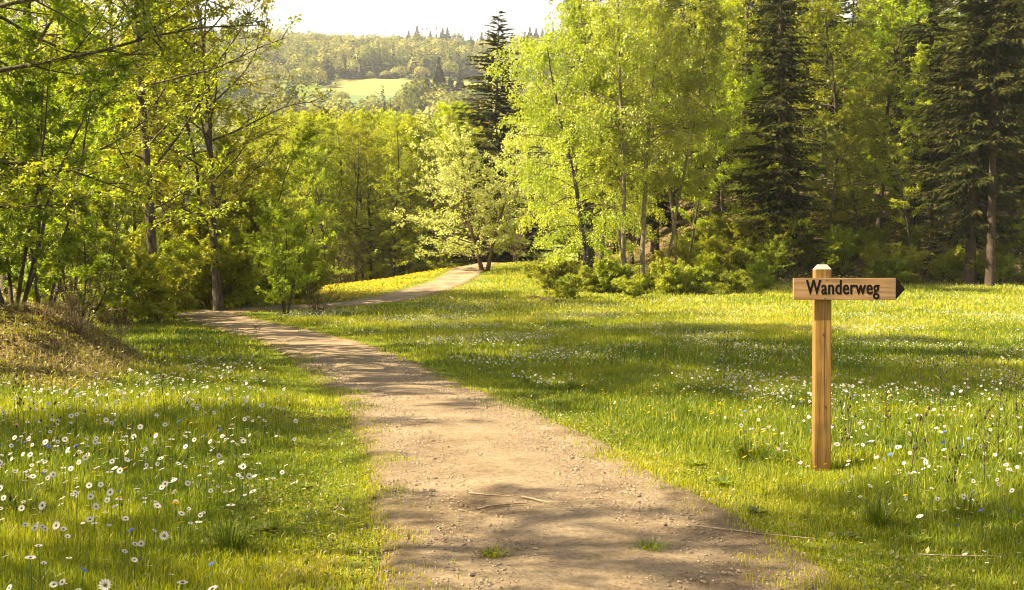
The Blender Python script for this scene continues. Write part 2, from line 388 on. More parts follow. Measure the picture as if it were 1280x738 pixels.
def broadleaf(name, seed, H, r0, base=.22, R=4., n1=28, n2=8, n3=4, nl=6, leaf=.1, lm='lime', bm='bark', prof='round', stems=1, spread=.12,
              wig=.07, elo=1.45, ehi=.6, bend1=.35, bend2=.1, bend3=0, flat=.55, wr=.62, r2=.42, r3=.4, lean=(0, 0), hang=0, tw=.006, tint0=.5, t2=.15, lopside=0, weep=0):
    rng = np.random.default_rng(seed)
    az = np.arange(stems) * 2 * PI / stems + rng.uniform(0, 6)
    d0 = np.stack([np.cos(az) * spread + lean[0], np.sin(az) * spread + lean[1], np.ones(stems)], 1) + rng.normal(0, .03, (stems, 3))
    p0 = np.stack([np.cos(az), np.sin(az), np.zeros(stems)], 1) * (r0 * (1.5 if stems > 1 else 0)); p0[:, 2] = -.15
    L0 = H * (rng.uniform(.78, 1, stems) if stems > 1 else np.ones(1))
    T = polyb(rng, p0, d0, L0, 10, wig, .25 if stems > 1 else .05)
    tt = np.linspace(0, 1, 11)[None]
    R0 = r0 * ((1 - tt) ** .8 * .94 + .06) * np.ones((stems, 1)) * (1 + .28 * np.exp(-tt * 30))
    tr = Buf(); tr.tubes(T, R0, 9)
    cr = lambda t: np.clip((t - base) / (1 - base), 0, 1)
    b, d, L, t, pi_ = spawn(rng, T, np.ones(stems), max(3, n1 // stems), base, .985, lambda t: elo + (ehi - elo) * cr(t), 1., 0, radial=True)
    L = L * R * PROF[prof](cr(t))
    if lopside: L = L * (1 + lopside * nz(d)[:, 0])
    B1 = polyb(rng, b, d, L, 6, .10, bend1)
    s6 = np.linspace(0, 1, 7)[None]
    rb = np.interp(t, tt[0], (r0 * ((1 - tt) ** .8 * .94 + .06))[0]) * .42 * np.clip(L / R, .35, 1)
    tr.tubes(B1, np.maximum(rb[:, None] * (1 - .85 * s6), tw * 1.2), 5)
    b, d, L2, t, _ = spawn(rng, B1, L, n2, t2, .98, .95, r2, .45, .3)
    B2 = polyb(rng, b, d, L2, 4, .12, bend2)
    tr.tubes(B2, np.maximum(rb.repeat(n2)[:, None] * .4 * (1 - .7 * np.linspace(0, 1, 5)[None]), tw), 3)
    b, d, L3, t, _ = spawn(rng, B2, L2, n3, .2, 1, .8, r3, .3, .35)
    if weep: L3 = L3 + weep * rng.uniform(.3, 1, len(L3))
    B3 = polyb(rng, b, d, L3, 3, .12, bend3)
    tr.tubes(B3, np.full((len(B3), 4), tw * .7) * np.array([1, .8, .6, .4])[None], 3)
    q = [leaves_on(rng, B3, nl, leaf, flat, wr=wr, hang=hang), leaves_on(rng, B2, max(2, nl // 2), leaf, flat, .4, wr=wr, hang=hang)]
    b, d, n_, s = [np.concatenate(z) for z in zip(*q)]
    V, Q = leafquads(b, d, n_, s, wr)
    # tint by clump: leaves of one limb share a tone
    g = rng.uniform(-.22, .22, len(B1)); gi = np.concatenate([np.repeat(np.arange(len(B1)), n2 * n3 * nl), np.repeat(np.arange(len(B1)), n2 * max(2, nl // 2))])
    tint = np.clip(tint0 + g[gi] + rng.normal(0, .16, len(b)), 0, 1)
    return [('trunk', tr.mesh(name + '_trunk', M[bm])), ('crown', quadmesh(name + '_crown', V, Q, M[lm], tint=tint))]

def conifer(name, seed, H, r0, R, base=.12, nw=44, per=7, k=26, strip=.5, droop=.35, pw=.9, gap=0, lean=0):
    rng = np.random.default_rng(seed)
    T = polyb(rng, np.array([[0, 0, -.2]]), np.array([[lean, 0, 1.]]), np.array([H]), 12, .012, 0)
    tt = np.linspace(0, 1, 13)[None]
    tr = Buf(); tr.tubes(T, r0 * ((1 - tt) * .97 + .03) * (1 + .4 * np.exp(-tt * 25)), 9)
    n = nw * per
    t = base + (1 - base) * (np.repeat(np.arange(nw), per) + rng.uniform(-.6, .6, n)) / nw
    t = np.clip(t, base, .995)
    u = (t - base) / (1 - base)
    b, _ = along(T, t[None]); b = b[0]
    az = rng.uniform(0, 6.28, n)
    L = R * ((1 - u) ** pw * .97 + .03) * rng.uniform(.62, 1.12, n) * np.clip(.55 + 3 * u, 0, 1)
    if gap: L = L * np.where(rng.uniform(0, 1, n) < gap, .35, 1)
    hd = np.stack([np.cos(az), np.sin(az), np.zeros(n)], 1)
    s = np.linspace(0, 1, 6)[None, :, None]
    dr = (droop * (1 - .9 * u) - .35 * u)[:, None, None] * rng.uniform(.7, 1.3, (n, 1, 1))
    zz = -dr * (1.5 * s - .85 * s ** 2.2)
    P = b[:, None] + (hd[:, None] * s + np.array([0, 0, 1.]) * zz) * L[:, None, None]
    tr.tubes(P, np.maximum(.012, .035 * (1 - u))[:, None] * (1 - .8 * s[..., 0]), 4)
    m = len(P)
    tl = (np.arange(k)[None] + rng.uniform(0, 1, (m, k))) / k * .9 + .12
    bb, tn = along(P, tl)
    side = nz(np.cross(tn, np.array([0, 0, 1.])))
    sg = np.where(rng.uniform(0, 1, (m, k)) > .5, 1, -1)[..., None]
    d = tn * .75 + side * sg * rng.uniform(.3, 1.1, (m, k, 1)) + np.array([0, 0, -1.]) * rng.uniform(-.1, 1.0, (m, k, 1)) * (1 - .6 * u)[:, None, None]
    sz = strip * rng.uniform(.5, 1.2, (m, k)) * (1.05 - .5 * tl) * np.clip(L / R * 1.6, .3, 1)[:, None]
    nr_ = np.array([0, 0, 1.]) * .6 + rng.normal(0, .6, (m, k, 3))
    V, Q = leafquads(bb.reshape(-1, 3) - nz(d).reshape(-1, 3) * .03, d.reshape(-1, 3), nr_.reshape(-1, 3), sz.ravel(), .3)
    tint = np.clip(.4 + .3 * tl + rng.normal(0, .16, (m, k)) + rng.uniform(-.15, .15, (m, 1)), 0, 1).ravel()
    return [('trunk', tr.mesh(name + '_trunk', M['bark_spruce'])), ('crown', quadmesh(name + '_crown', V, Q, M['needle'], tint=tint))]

def plant(kind, parts, loc, rz, sc, label, cat, group=None):
    r = empty(kind, loc, rz, sc)
    for nm, me in parts: link(nm, me, r)
    return tag(r, label, cat, group)

P_ = {}
P_['oak'] = broadleaf('tall_oak', 1, 17, 0.17, .16, 5.2, 38, 8, 5, 8, 0.13, 'lime', 'bark', 'tall', wig=.04, elo=1.25, ehi=.5, bend1=.15, tw=.008)
P_['forked'] = broadleaf('forked_oak', 2, 16, 0.165, .2, 4.4, 40, 8, 5, 10, 0.14, 'gold', 'bark', 'round', spread=.09, elo=1.2, ehi=.45, bend1=.2, tw=.008, stems=1, wig=0.055)
P_['beech'] = broadleaf('beech', 3, 16, .17, .1, 4.6, 40, 9, 5, 9, 0.16, 'lime', 'bark', 'round', elo=1.5, ehi=.6, bend1=.1, flat=.75)
P_['beech_green'] = broadleaf('green_beech', 4, 15, .16, .06, 4.4, 44, 9, 5, 9, 0.17, 'green', 'bark', 'tall', elo=1.55, ehi=.7, bend1=.05, flat=.85)
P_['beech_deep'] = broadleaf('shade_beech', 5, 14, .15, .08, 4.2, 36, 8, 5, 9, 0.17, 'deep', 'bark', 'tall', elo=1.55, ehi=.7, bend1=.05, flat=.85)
P_['maple'] = broadleaf('maple', 6, 13, .14, .12, 4.0, 38, 8, 5, 10, 0.18, 'gold', 'bark', 'round', elo=1.3, ehi=.5, bend1=.2)
P_['slim'] = broadleaf('slim_tree', 7, 14, .09, .25, 2.4, 26, 7, 5, 9, 0.15, 'lime', 'bark', 'tall', elo=1.1, ehi=.4, bend1=.2)
P_['birch'] = broadleaf('weeping_birch', 8, 17, .13, 0.3, 3.6, 40, 9, 5, 11, 0.13, 'lime', 'bark_birch', 'tall', wig=.035, elo=1.15, ehi=.4, bend1=-.25, bend2=-.5, bend3=-1.6, flat=.2, weep=.45, hang=.5, tint0=.55)
P_['birch_b'] = broadleaf('slender_birch', 9, 16, .10, 0.33, 2.8, 34, 8, 5, 11, 0.13, 'lime', 'bark_birch', 'tall', wig=.04, elo=1.0, ehi=.35, bend1=-.2, bend2=-.4, bend3=-1.4, flat=.2, weep=.4, hang=.5, lean=(.06, 0))
P_['willow'] = broadleaf('drooping_birch', 10, 15.5, .17, .2, 4.8, 52, 10, 5, 12, 0.13, 'lime', 'bark', 'round', elo=1.35, ehi=.5, bend1=-.5, bend2=-.8, bend3=-2.2, flat=.15, weep=.7, hang=.7, tint0=.65, wig=0.04)
P_['cherry'] = broadleaf('pale_tree', 11, 9.2, .14, 0.13, 4.8, 60, 10, 5, 9, 0.15, 'pale', 'twig', 'round', stems=4, spread=.28, wig=.06, elo=1.15, ehi=.5, bend1=.15, lopside=-.25, tw=.012)
P_['hazel'] = broadleaf('hazel', 12, 6, .04, .12, 2.2, 42, 7, 5, 18, 0.078, 'lime', 'bark', 'vase', stems=6, spread=.3, wig=.06, elo=1.0, ehi=.5, flat=.7, tw=.004, tint0=0.35)
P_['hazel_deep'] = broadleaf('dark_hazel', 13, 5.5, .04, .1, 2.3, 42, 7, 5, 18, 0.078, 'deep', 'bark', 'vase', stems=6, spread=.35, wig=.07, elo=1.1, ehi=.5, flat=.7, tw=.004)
P_['sapling'] = broadleaf('sapling', 14, 3.8, .03, .12, 1.5, 36, 7, 4, 14, 0.085, 'green', 'bark', 'round', stems=5, spread=.25, wig=.06, elo=1.15, ehi=.5, flat=.7, tw=.004, tint0=0.6)
P_['near_beech'] = broadleaf('near_beech', 31, 14, .15, .12, 4.4, 40, 9, 5, 16, .085, 'green', 'bark', 'tall', elo=1.5, ehi=.7, bend1=.02, flat=.8)
P_['high_oak'] = broadleaf('high_oak', 32, 19, .2, 0.5, 4.6, 34, 8, 5, 10, 0.2, 'lime', 'bark', 'round', wig=.04, elo=1.3, ehi=.5, bend1=.15)
P_['bush'] = broadleaf('bush', 15, 2.3, .025, .05, 1.2, 44, 7, 4, 9, 0.12, 'lime', 'twig', 'round', stems=8, spread=.55, wig=.1, elo=1.1, ehi=.5, tw=.004)
P_['bush_gold'] = broadleaf('gold_bush', 16, 3.4, .03, .05, 1.6, 48, 7, 4, 10, 0.14, 'gold', 'twig', 'round', stems=8, spread=.4, wig=.1, elo=1.1, ehi=.5, tw=.004)
P_['bush_green'] = broadleaf('green_bush', 17, 1.9, .02, .04, 1.1, 44, 7, 4, 9, 0.12, 'green', 'twig', 'round', stems=8, spread=.6, wig=.1, elo=1.2, ehi=.5, tw=.004)
P_['dead'] = broadleaf('bare_bush', 18, 1.2, .012, .1, .6, 60, 5, 3, 1, .03, 'dry', 'twig', 'vase', stems=12, spread=.6, wig=.1, elo=.8, ehi=.5, tw=.004)
P_['brown'] = broadleaf('brown_bush', 19, 6, .05, .1, 2, 48, 8, 4, 2, .09, 'dry', 'twig', 'round', stems=7, spread=.25, wig=.08, elo=.9, ehi=.4, tw=.012)
P_['spruce'] = conifer('spruce', 21, 22, .24, 3.5, .10, 46, 9, 40, .62, gap=0.12)
P_['spruce_b'] = conifer('broad_spruce', 22, 25, .26, 4.2, .12, 46, 9, 40, .72, .45, gap=0.12)
P_['spruce_c'] = conifer('high_spruce', 23, 25, .22, 3.2, .3, 40, 9, 40, .65, .5, gap=.2)
P_['spruce_far'] = conifer('valley_spruce', 24, 22.5, .24, 6.6, .05, 40, 10, 52, 0.95, .3, pw=0.7)
P_['spruce_young'] = conifer('young_spruce', 25, 6, .06, 1.5, .04, 22, 6, 16, .42, .25)

GR = np.random.default_rng(77)
def tree(kind, proto, px, D, sc, rot, label, cat='tree', group=None, dz=0):
    x = at(px, D)
    return plant(kind, P_[proto], (x, D, gz(x, D) + dz), rot, sc, label, cat, group)

# --- left wood
G_L = 'trees of the left-hand wood'
tree('oak_tree', 'oak', 197, 36, 1.0, .6, 'tall straight dark trunk with arching limbs at the left bend of the path', 'tree', G_L)
tree('oak_tree', 'forked', 274, 41, 1.0, 1.2, 'forked tree with yellow leaves and a thick dark trunk beyond the path bend', 'tree', G_L)
tree('oak_tree', 'oak', 48, 29, .95, 2.4, 'dark trunked tree standing behind the hazel thicket above the bank', 'tree', G_L)
tree('beech_tree', 'beech', 8, 40, 1.0, .5, 'beech at the far left frame edge behind the thicket', 'tree', G_L)
tree('beech_tree', 'beech', 122, 47, 1.0, 1.9, 'beech between the two dark trunks of the left wood', 'tree', G_L)
tree('maple_tree', 'maple', 230, 46.5, 1.0, 2.2, 'yellow maple glowing just right of the tallest left trunk', 'tree', G_L)
tree('slim_tree', 'slim', 255, 45, .95, .3, 'thin straight tree just left of the forked tree', 'tree', G_L)
tree('maple_tree', 'maple', 318, 48.5, .52, 4.0, 'bright yellow maple right of the forked tree', 'tree', G_L)
tree('maple_tree', 'maple', 345, 74, .70, 5.0, 'yellow maple at the right end of the left wood', 'tree', G_L)
tree('beech_tree', 'beech', 75, 48, 1.05, 3.1, 'pale beech deep in the left wood behind the dark trunk', 'tree', G_L)
tree('slim_tree', 'slim', 165, 47, 1.0, 3.6, 'thin tree deep in the left wood beside the tallest trunk', 'tree', G_L)
tree('slim_tree', 'slim', 326, 47, .55, 1.6, 'thin small tree behind the yellow maple at the path bend', 'tree', G_L)
G_H = 'hazel thicket on the left bank'
for (px, D, p, sc, rot, lb) in [
    (18, 20, 'hazel_deep', 1.0, .2, 'dark green hazel at the left frame edge on the bank'),
    (56, 23, 'hazel', .95, 1.0, 'many stemmed green hazel leaning over the middle of the bank'),
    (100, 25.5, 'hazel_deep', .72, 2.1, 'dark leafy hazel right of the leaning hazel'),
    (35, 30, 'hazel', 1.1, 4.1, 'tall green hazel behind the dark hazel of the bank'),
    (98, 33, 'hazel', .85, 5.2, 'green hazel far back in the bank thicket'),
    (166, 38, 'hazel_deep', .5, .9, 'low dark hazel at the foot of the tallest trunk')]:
    tree('hazel_bush', p, px, D, sc, rot, lb, 'bush', G_H)
G_Y = 'yellow bushes beyond the path bend'
for (px, D, p, sc, rot, lb) in [
    (214, 45, 'bush_gold', 1.0, .4, 'yellow bush right of the tallest left trunk'),
    (246, 48.5, 'bush_gold', 1.25, 1.4, 'yellow bush between the two thick left trunks'),
    (300, 46.5, 'bush_gold', 1.1, 2.4, 'yellow bush right of the forked tree foot'),
    (326, 47, 'bush', 1.5, 3.0, 'lime bush behind the roadside sapling'),
    (150, 33, 'bush', 1.1, .3, 'lime bush at the end of the bank left of the tallest trunk'),
    (181, 35, 'bush', .9, 1.1, 'lime bush touching the left side of the tallest trunk'),
    (213, 37.5, 'bush', .8, 2.6, 'low lime bush right of the tallest trunk near the path'),
    (262, 42.5, 'bush', 1.15, 3.6, 'lime bush at the left foot of the forked tree'),
    (292, 43.8, 'bush', 1.1, 4.6, 'lime bush at the right foot of the forked tree'),
    (232, 43, 'bush_gold', .8, 5.6, 'small yellow bush between the two thick left trunks'),
    (382, 47.5, 'bush_gold', .7, 4.4, 'yellow bush at the left end of the yellow meadow'),
    (288, 49.5, 'bush_gold', 1.35, 5.1, 'large yellow bush behind the forked tree')]:
    tree('yellow_bush', p, px, D, sc, rot, lb, 'bush', G_Y)
tree('sapling', 'sapling', 357, 39.5, 1.05, .7, 'green many stemmed sapling standing inside the path bend', 'young tree')
tree('bare_bush', 'dead', 397, 40, 1.0, .2, 'leafless brown bush at the foot of the sapling', 'bush')
tree('bare_bush', 'dead', 140, 21, .6, 2.2, 'small dry brown bush at the right end of the bank', 'bush')
tree('bare_bush', 'dead', 92, 18.5, .75, 1.2, 'tangle of dry brown twigs on top of the bank', 'bush')
# trees beside the view whose limbs hang in at the top left and shade the foreground
tree('beech_tree', 'near_beech', -128, 17, .95, 1.0, 'beech whose dark green limbs hang into the upper left corner', 'tree', G_L)
for (x, y, sc, rot, p) in [(-12.2, 14.8, .95, 1.4, 'high_oak'), (-11.8, 19.5, 1.0, 3.5, 'high_oak'), (-13.5, 24.5, 1.0, .5, 'high_oak'), (-9.8, 6.0, .8, 2.2, 'oak'), (-12.5, 8.4, .72, 1.2, 'forked'), (-7.6, 3.2, .5, 4, 'oak'), (-14.6, 29, 1.0, 1, 'high_oak')]:
    plant('oak_tree', P_[p], (x, y, gz(x, y)), rot, sc, 'oak of the left wood standing beside the viewer', 'tree', 'trees beside the viewer')

# --- middle
tree('pale_tree', 'cherry', 606, 68, .86, 0, 'pale cream leaved tree with several stems beside the path crest', 'tree')
tree('spruce_tree', 'spruce_far', 616, 96, 1.0, .4, 'tall lone spruce with a pointed tip behind the pale tree', 'conifer')
G_B = 'birch clump at the wood corner'
for (px, D, p, sc, rot, lb) in [
    (748, 62, 'willow', .88, .8, 'broad drooping birch standing behind the ivy trunk'),
    (776, 54.5, 'birch', 1.0, 2.2, 'birch with the leftmost bare trunk right of the ivy trunk'),
    (789, 55.5, 'birch_b', 1.0, 3.4, 'thin birch second among the close set clump trunks'),
    (803, 54.0, 'birch', .97, 5.0, 'birch with the stoutest trunk in the middle of the clump'),
    (826, 56.5, 'birch_b', .9, .2, 'leaning thin birch at the right end of the clump'),
    (850, 63, 'birch', 1.0, 1.1, 'birch behind the clump beside the dark spruce')]:
    tree('birch_tree', p, px, D, sc, rot, lb, 'tree', G_B)
# ivy clad tree
x = at(735, 54.5)
iv = tree('ivy_tree', 'willow', 736, 54.5, .80, 3.9, 'tree with its trunk wrapped in dark ivy left of the birches', 'tree', G_B)
rng = np.random.default_rng(5)
nI = 3600
zi = rng.uniform(0, 1, nI) ** .8 * 5.2; ai = rng.uniform(0, 6.28, nI)
ri = .16 + .10 * rng.uniform(0, 1, nI) + .08 * np.sin(zi * 2.1 + ai) + .12 * np.exp(-zi)
bi = np.stack([np.cos(ai) * ri, np.sin(ai) * ri, zi], 1)
V, Q = leafquads(bi, np.stack([np.cos(ai), np.sin(ai), -1.2 + 0 * ai], 1) + rng.normal(0, .4, (nI, 3)), np.stack([np.cos(ai), np.sin(ai), .4 + 0 * ai], 1), rng.uniform(.08, .15, nI), .9)
link('ivy', quadmesh('ivy', V, Q, M['ivy'], tint=rng.uniform(0, 1, nI)), iv)

# undergrowth round the clump
G_C = 'bushes at the foot of the birch clump'
CB = [(664, 62, 'bush', .7), (690, 53, 'bush', 1.0), (712, 51.5, 'bush_green', 1.2), (738, 51, 'bush', 1.1), (764, 51.5, 'bush_green', 1.25), (790, 50.5, 'bush', .85),
      (812, 51.5, 'bush_green', 1.1), (838, 52, 'bush', 1.15), (866, 52, 'bush_green', 1.1), (893, 53, 'bush', 1.15), (918, 54, 'bush_green', 1.0), (842, 57, 'bush_gold', .9), (885, 58, 'bush_gold', .95),
      (705, 58, 'bush_gold', .9), (935, 58, 'bush', 1.2), (760, 58, 'bush_gold', .8), (955, 56, 'bush_green', .9), (868, 60, 'bush', 1.5), (892, 62.5, 'bush_gold', .9), (915, 60.5, 'bush', 1.6), (938, 63, 'bush_gold', .85), (875, 66, 'bush_gold', .9), (905, 67, 'bush', 1.6), (952, 60, 'bush', 1.4)]
ORD = 'first second third fourth fifth sixth seventh eighth ninth tenth eleventh twelfth thirteenth fourteenth fifteenth sixteenth seventeenth eighteenth nineteenth twentieth'.split()
TENS = {2: 'twenty', 3: 'thirty', 4: 'forty', 5: 'fifty', 6: 'sixty'}
def ordn(k):
    if k < 20: return ORD[k]
    a, b = divmod(k + 1, 10)
    return (TENS[a] + '-' + ORD[b - 1]) if b else {2: 'twentieth', 3: 'thirtieth', 4: 'fortieth', 5: 'fiftieth', 6: 'sixtieth'}[a]
def ordinals(objs, fmt):
    """label each object by its order from the left as seen in the photo"""
    objs.sort(key=lambda o: o.location.x / o.location.y)
    for k, o in enumerate(objs): o['label'] = fmt % ordn(k)
sets = {'bush': [], 'bush_green': [], 'bush_gold': []}
for k, (px, D, p, sc) in enumerate(CB):
    sets[p].append(tree('bush', p, px, D + 2.5 * math.sin(k * 2.3), sc * (.54 + .12 * math.sin(k * 1.9)), k * 1.7, 'x', 'bush', G_C))
ordinals(sets['bush'], '%s lime green bush from the left below the birch clump')
ordinals(sets['bush_green'], '%s dark green bush from the left below the birch clump')
ordinals(sets['bush_gold'], '%s taller yellow bush from the left behind the birch trunks')

# --- right wood: the front row
G_R = 'front row of the right-hand wood'
tree('spruce_tree', 'spruce', 978, 61, .98, 1.0, 'dark tapering spruce standing alone in front of the right wood', 'conifer', G_R)
tree('spruce_tree', 'spruce', 872, 78, 1.02, 2.0, 'dark spruce top rising behind the birches', 'conifer', G_R)
tree('spruce_tree', 'spruce_b', 1212, 58, 1.0, 3.0, 'broad dark spruce with hanging needles above the sign arrow', 'conifer', G_R)
tree('spruce_tree', 'spruce_c', 1238, 57, 1.0, 4.2, 'bare stemmed spruce right of the broad dark spruce', 'conifer', G_R)
tree('spruce_tree', 'spruce_c', 1292, 62, 1.0, 5.2, 'spruce cut by the right frame edge', 'conifer', G_R)
tree('spruce_tree', 'spruce_b', 1168, 66, .92, .3, 'dark spruce between the green beeches and the broad spruce', 'conifer', G_R)
tree('beech_tree', 'beech_green', 1042, 66, 1.0, .3, 'layered green beech right of the lone dark spruce', 'tree', G_R)
tree('beech_tree', 'beech_green', 1098, 68, 1.05, 1.9, 'tall layered beech in the middle of the right wood', 'tree', G_R)
tree('beech_tree', 'beech', 1118, 76, 1.1, 4.4, 'sunlit yellow beech behind the tall layered beech', 'tree', G_R)
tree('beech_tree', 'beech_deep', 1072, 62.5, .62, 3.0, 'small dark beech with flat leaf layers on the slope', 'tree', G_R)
tree('beech_tree', 'beech_green', 905, 68, .8, 5.6, 'green beech between the birches and the lone dark spruce', 'tree', G_R)
tree('beech_tree', 'beech', 925, 74, 1.1, 2.5, 'yellow beech behind the left side of the lone spruce', 'tree', G_R)
tree('slim_tree', 'slim', 1030, 60.5, .8, 2.5, 'thin pale stemmed young tree right of the lone spruce', 'tree', G_R)
tree('slim_tree', 'slim', 1145, 60.5, .75, 4.5, 'thin young tree left of the broad spruce', 'tree', G_R)
tree('slim_tree', 'slim', 1128, 65, .8, .5, 'thin dark stemmed young tree behind the sign arrow', 'tree', G_R)
tree('slim_tree', 'slim', 856, 60, .8, 1.5, 'thin pale stemmed tree at the right edge of the birch clump', 'tree', G_R)
# the wood behind
rng = np.random.default_rng(31)
pts = [(at(px, D), D) for px, D in [(872, 78), (1168, 66), (1098, 68), (1118, 76), (925, 74), (1042, 66), (1212, 58), (850, 63)]]
bs = []
for _ in range(4000):
    D = rng.uniform(67, 135); px = rng.uniform(700, 1370); x = at(px, D)
    if x < 4 + .05 * (D - 60): continue
    if all((x - a) ** 2 + (D - b) ** 2 > (2.9 + .025 * (D - 60)) ** 2 for a, b in pts):
        pts.append((x, D)); bs.append((x, D))
    if len(bs) >= 88: break
back = {}
for (x, D) in bs:
    p = rng.choice(['spruce', 'spruce_c', 'spruce_b', 'beech_green', 'beech_deep', 'beech', 'slim'], p=[.17, .2, .1, .2, .13, .12, .08])
    k = 'spruce_tree' if p.startswith('spruce') else 'slim_tree' if p == 'slim' else 'beech_tree'
    o = plant(k, P_[p], (x, D, gz(x, D)), rng.uniform(0, 6), rng.uniform(.8, 1.1), 'x', 'conifer' if k == 'spruce_tree' else 'tree', 'trees deep in the right-hand wood')
    back.setdefault(k, []).append(o)
for k, w in (('spruce_tree', 'spruce'), ('beech_tree', 'beech'), ('slim_tree', 'thin stemmed tree')):
    ordinals(back.get(k, []), '%s ' + w + ' from the left deep in the shaded right wood')
# understorey on the right slope
us_ = {}
for k in range(34):
    px = 950 + k * 10.8 + rng.uniform(-6, 6); D = rng.uniform(57.5, 66)
    p = rng.choice(['bush_green', 'bush', 'sapling', 'spruce_young'], p=[.42, .22, .26, .10])
    kd = {'bush_green': 'bush', 'bush': 'bush', 'sapling': 'sapling', 'spruce_young': 'young_spruce'}[p]
    us_.setdefault(p, []).append(tree(kd, p, px, D, rng.uniform(.5, .85), rng.uniform(0, 6), 'x', {'bush': 'bush', 'sapling': 'young tree', 'young_spruce': 'conifer'}[kd], 'undergrowth at the edge of the right-hand wood'))
for p, w in (('bush_green', 'low dark bush'), ('bush', 'low lime bush'), ('sapling', 'leafy sapling'), ('spruce_young', 'young spruce')):
    ordinals(us_.get(p, []), '%s ' + w + ' from the left along the right wood edge')

# --- valley trees behind the crest
vt = {}
rng = np.random.default_rng(41)
VT = [(385, 92, 'beech'), (402, 104, 'beech'), (418, 90, 'beech'), (436, 112, 'beech'), (452, 96, 'beech'), (470, 108, 'beech'), (486, 94, 'beech_green'), (503, 112, 'beech'), (520, 100, 'maple'),
      (540, 122, 'maple'), (560, 108, 'maple'), (575, 126, 'maple'), (395, 122, 'beech'), (425, 128, 'beech'), (460, 130, 'beech'), (495, 134, 'beech'), (525, 138, 'maple'), (590, 112, 'beech_green'),
      (640, 118, 'beech_green'), (665, 108, 'beech'), (360, 100, 'beech'), (345, 112, 'beech'), (548, 96, 'beech_green'), (625, 130, 'maple'), (310, 95, 'beech'), (270, 100, 'beech'), (215, 90, 'beech_green'), (150, 85, 'beech'), (90, 90, 'beech_green'), (30, 80, 'beech'),
      (392, 86, 'beech'), (410, 84, 'beech_green'), (428, 98, 'maple'), (446, 88, 'beech'), (462, 90, 'beech'), (478, 99, 'beech'), (494, 86, 'beech'), (512, 92, 'beech_green'), (530, 88, 'maple'), (370, 88, 'beech_green'), (550, 86, 'beech_green'), (568, 93, 'beech_green'), (330, 90, 'beech')]
for (px, D, p) in VT:
    hs = (1.6 + (345 - (146 if px < 505 else 132)) / F * D - gz(at(px, D), D)) / {'maple': 13.3, 'beech': 16.3}.get(p, 15.3) * rng.uniform(.86, 1.02) * (1 if px > 290 else .85)
    kd = 'maple_tree' if p == 'maple' else 'beech_tree'
    vt.setdefault(p, []).append(tree(kd, p, px, D, hs, rng.uniform(0, 6), 'x', 'tree', 'trees in the valley beyond the meadow crest'))
for p, w in (('beech', 'lime beech'), ('beech_green', 'green beech'), ('beech_deep', 'dark green beech'), ('maple', 'round yellow maple')):
    ordinals(vt.get(p, []), '%s ' + w + ' from the left in the valley beyond the crest')
tree('brown_bush', 'brown', 432, 84, .9, 1, 'leafless brown bush before the valley trees', 'bush')
tree('brown_bush', 'brown', 645, 74, .6, 2, 'brown twiggy bush right of the pale tree stems', 'bush')

# ------------------------------------------------------------------ far hill
def clumpcrown(rng, c, rx, rz, n, size):
    u = nz(rng.normal(0, 1, (n, 3))); u[:, 2] = np.abs(u[:, 2]) * 1.0 - .25 * rng.uniform(0, 1, n)
    lump = 1 + .18 * np.sin(3 * u[:, 0] + c[0]) * np.sin(4 * u[:, 1] + c[1]) + rng.normal(0, .06, n)
    b = c + u * np.array([rx, rx, rz]) * lump[:, None]
    d = nz(np.cross(u, rng.normal(0, 1, (n, 3))))
    return b, d, u + rng.normal(0, .35, (n, 3)), size * rng.uniform(.6, 1.3, n)
def conecrown(rng, c, R, Hh, n, size):
    t = rng.uniform(0, 1, n) ** 1.4; a = rng.uniform(0, 6.28, n)
    r = R * (1 - t) * rng.uniform(.6, 1.1, n)
    b = c + np.stack([np.cos(a) * r * .3, np.sin(a) * r * .3, t * Hh], 1)
    d = np.stack([np.cos(a), np.sin(a), -.35 + 0 * a], 1)
    return b, d, np.stack([.3 * np.cos(a), .3 * np.sin(a), 1 + 0 * a], 1) + rng.normal(0, .3, (n, 3)), np.maximum(r, size * .5)

rng = np.random.default_rng(51)
parts_ = []; tints = []
def field_edge(x): return 735 - .02 * (x + 110)
def far_patch(n, xr, yr, conif, sep):
    got = []
    grid = {}
    for _ in range(n * 6):
        x, y = rng.uniform(*xr), rng.uniform(*yr)
        key = (int(x // sep), int(y // sep))
        if key in grid: continue
        if -112 < x < 25 and 572 < y < field_edge(x) + 2: continue
        if -125 < x < -48 and 470 < y < 580: continue
        grid[key] = 1; got.append((x, y))
        if len(got) >= n: break
    for x, y in got:
        cf = rng.uniform(0, 1) < conif(x, y)
        z = gz(x, y)
        if cf:
            H_ = rng.uniform(15, 24)
            q = conecrown(rng, np.array([x, y, z]), 4.8, H_, 110, 1.8); tn = rng.uniform(0, .28, 1)
        else:
            R_ = rng.uniform(5.5, 9.0)
            q = clumpcrown(rng, np.array([x, y, z + R_ * 1.1]), R_, R_ * 1.0, 300, 1.5); tn = rng.uniform(.42, 1, 1)
        parts_.append(q); tints.append(np.clip(tn + rng.normal(0, .05, len(q[0])), 0, 1))
ridge = lambda x, y: .9 if (y < 790 and x < -20 and x > -190) else (.75 if (x > -85 and y > 930) else .12)
far_patch(1500, (-430, 190), (733, 1050), ridge, 11.5)
far_patch(420, (-330, 160), (440, 570), lambda x, y: .35, 10)
far_patch(260, (-200, -40), (300, 470), lambda x, y: .3, 9)
far_patch(160, (-330, -112), (572, 735), lambda x, y: .6, 10)
b, d, n_, s = [np.concatenate(z) for z in zip(*parts_)]
V, Q = leafquads(b, d, n_, s, .95)
tag(link('hillside_forest', quadmesh('hillside_forest', V, Q, M['farleaf'], tint=np.concatenate(tints))), 'hazy mixed forest covering the distant hill', kind='stuff')

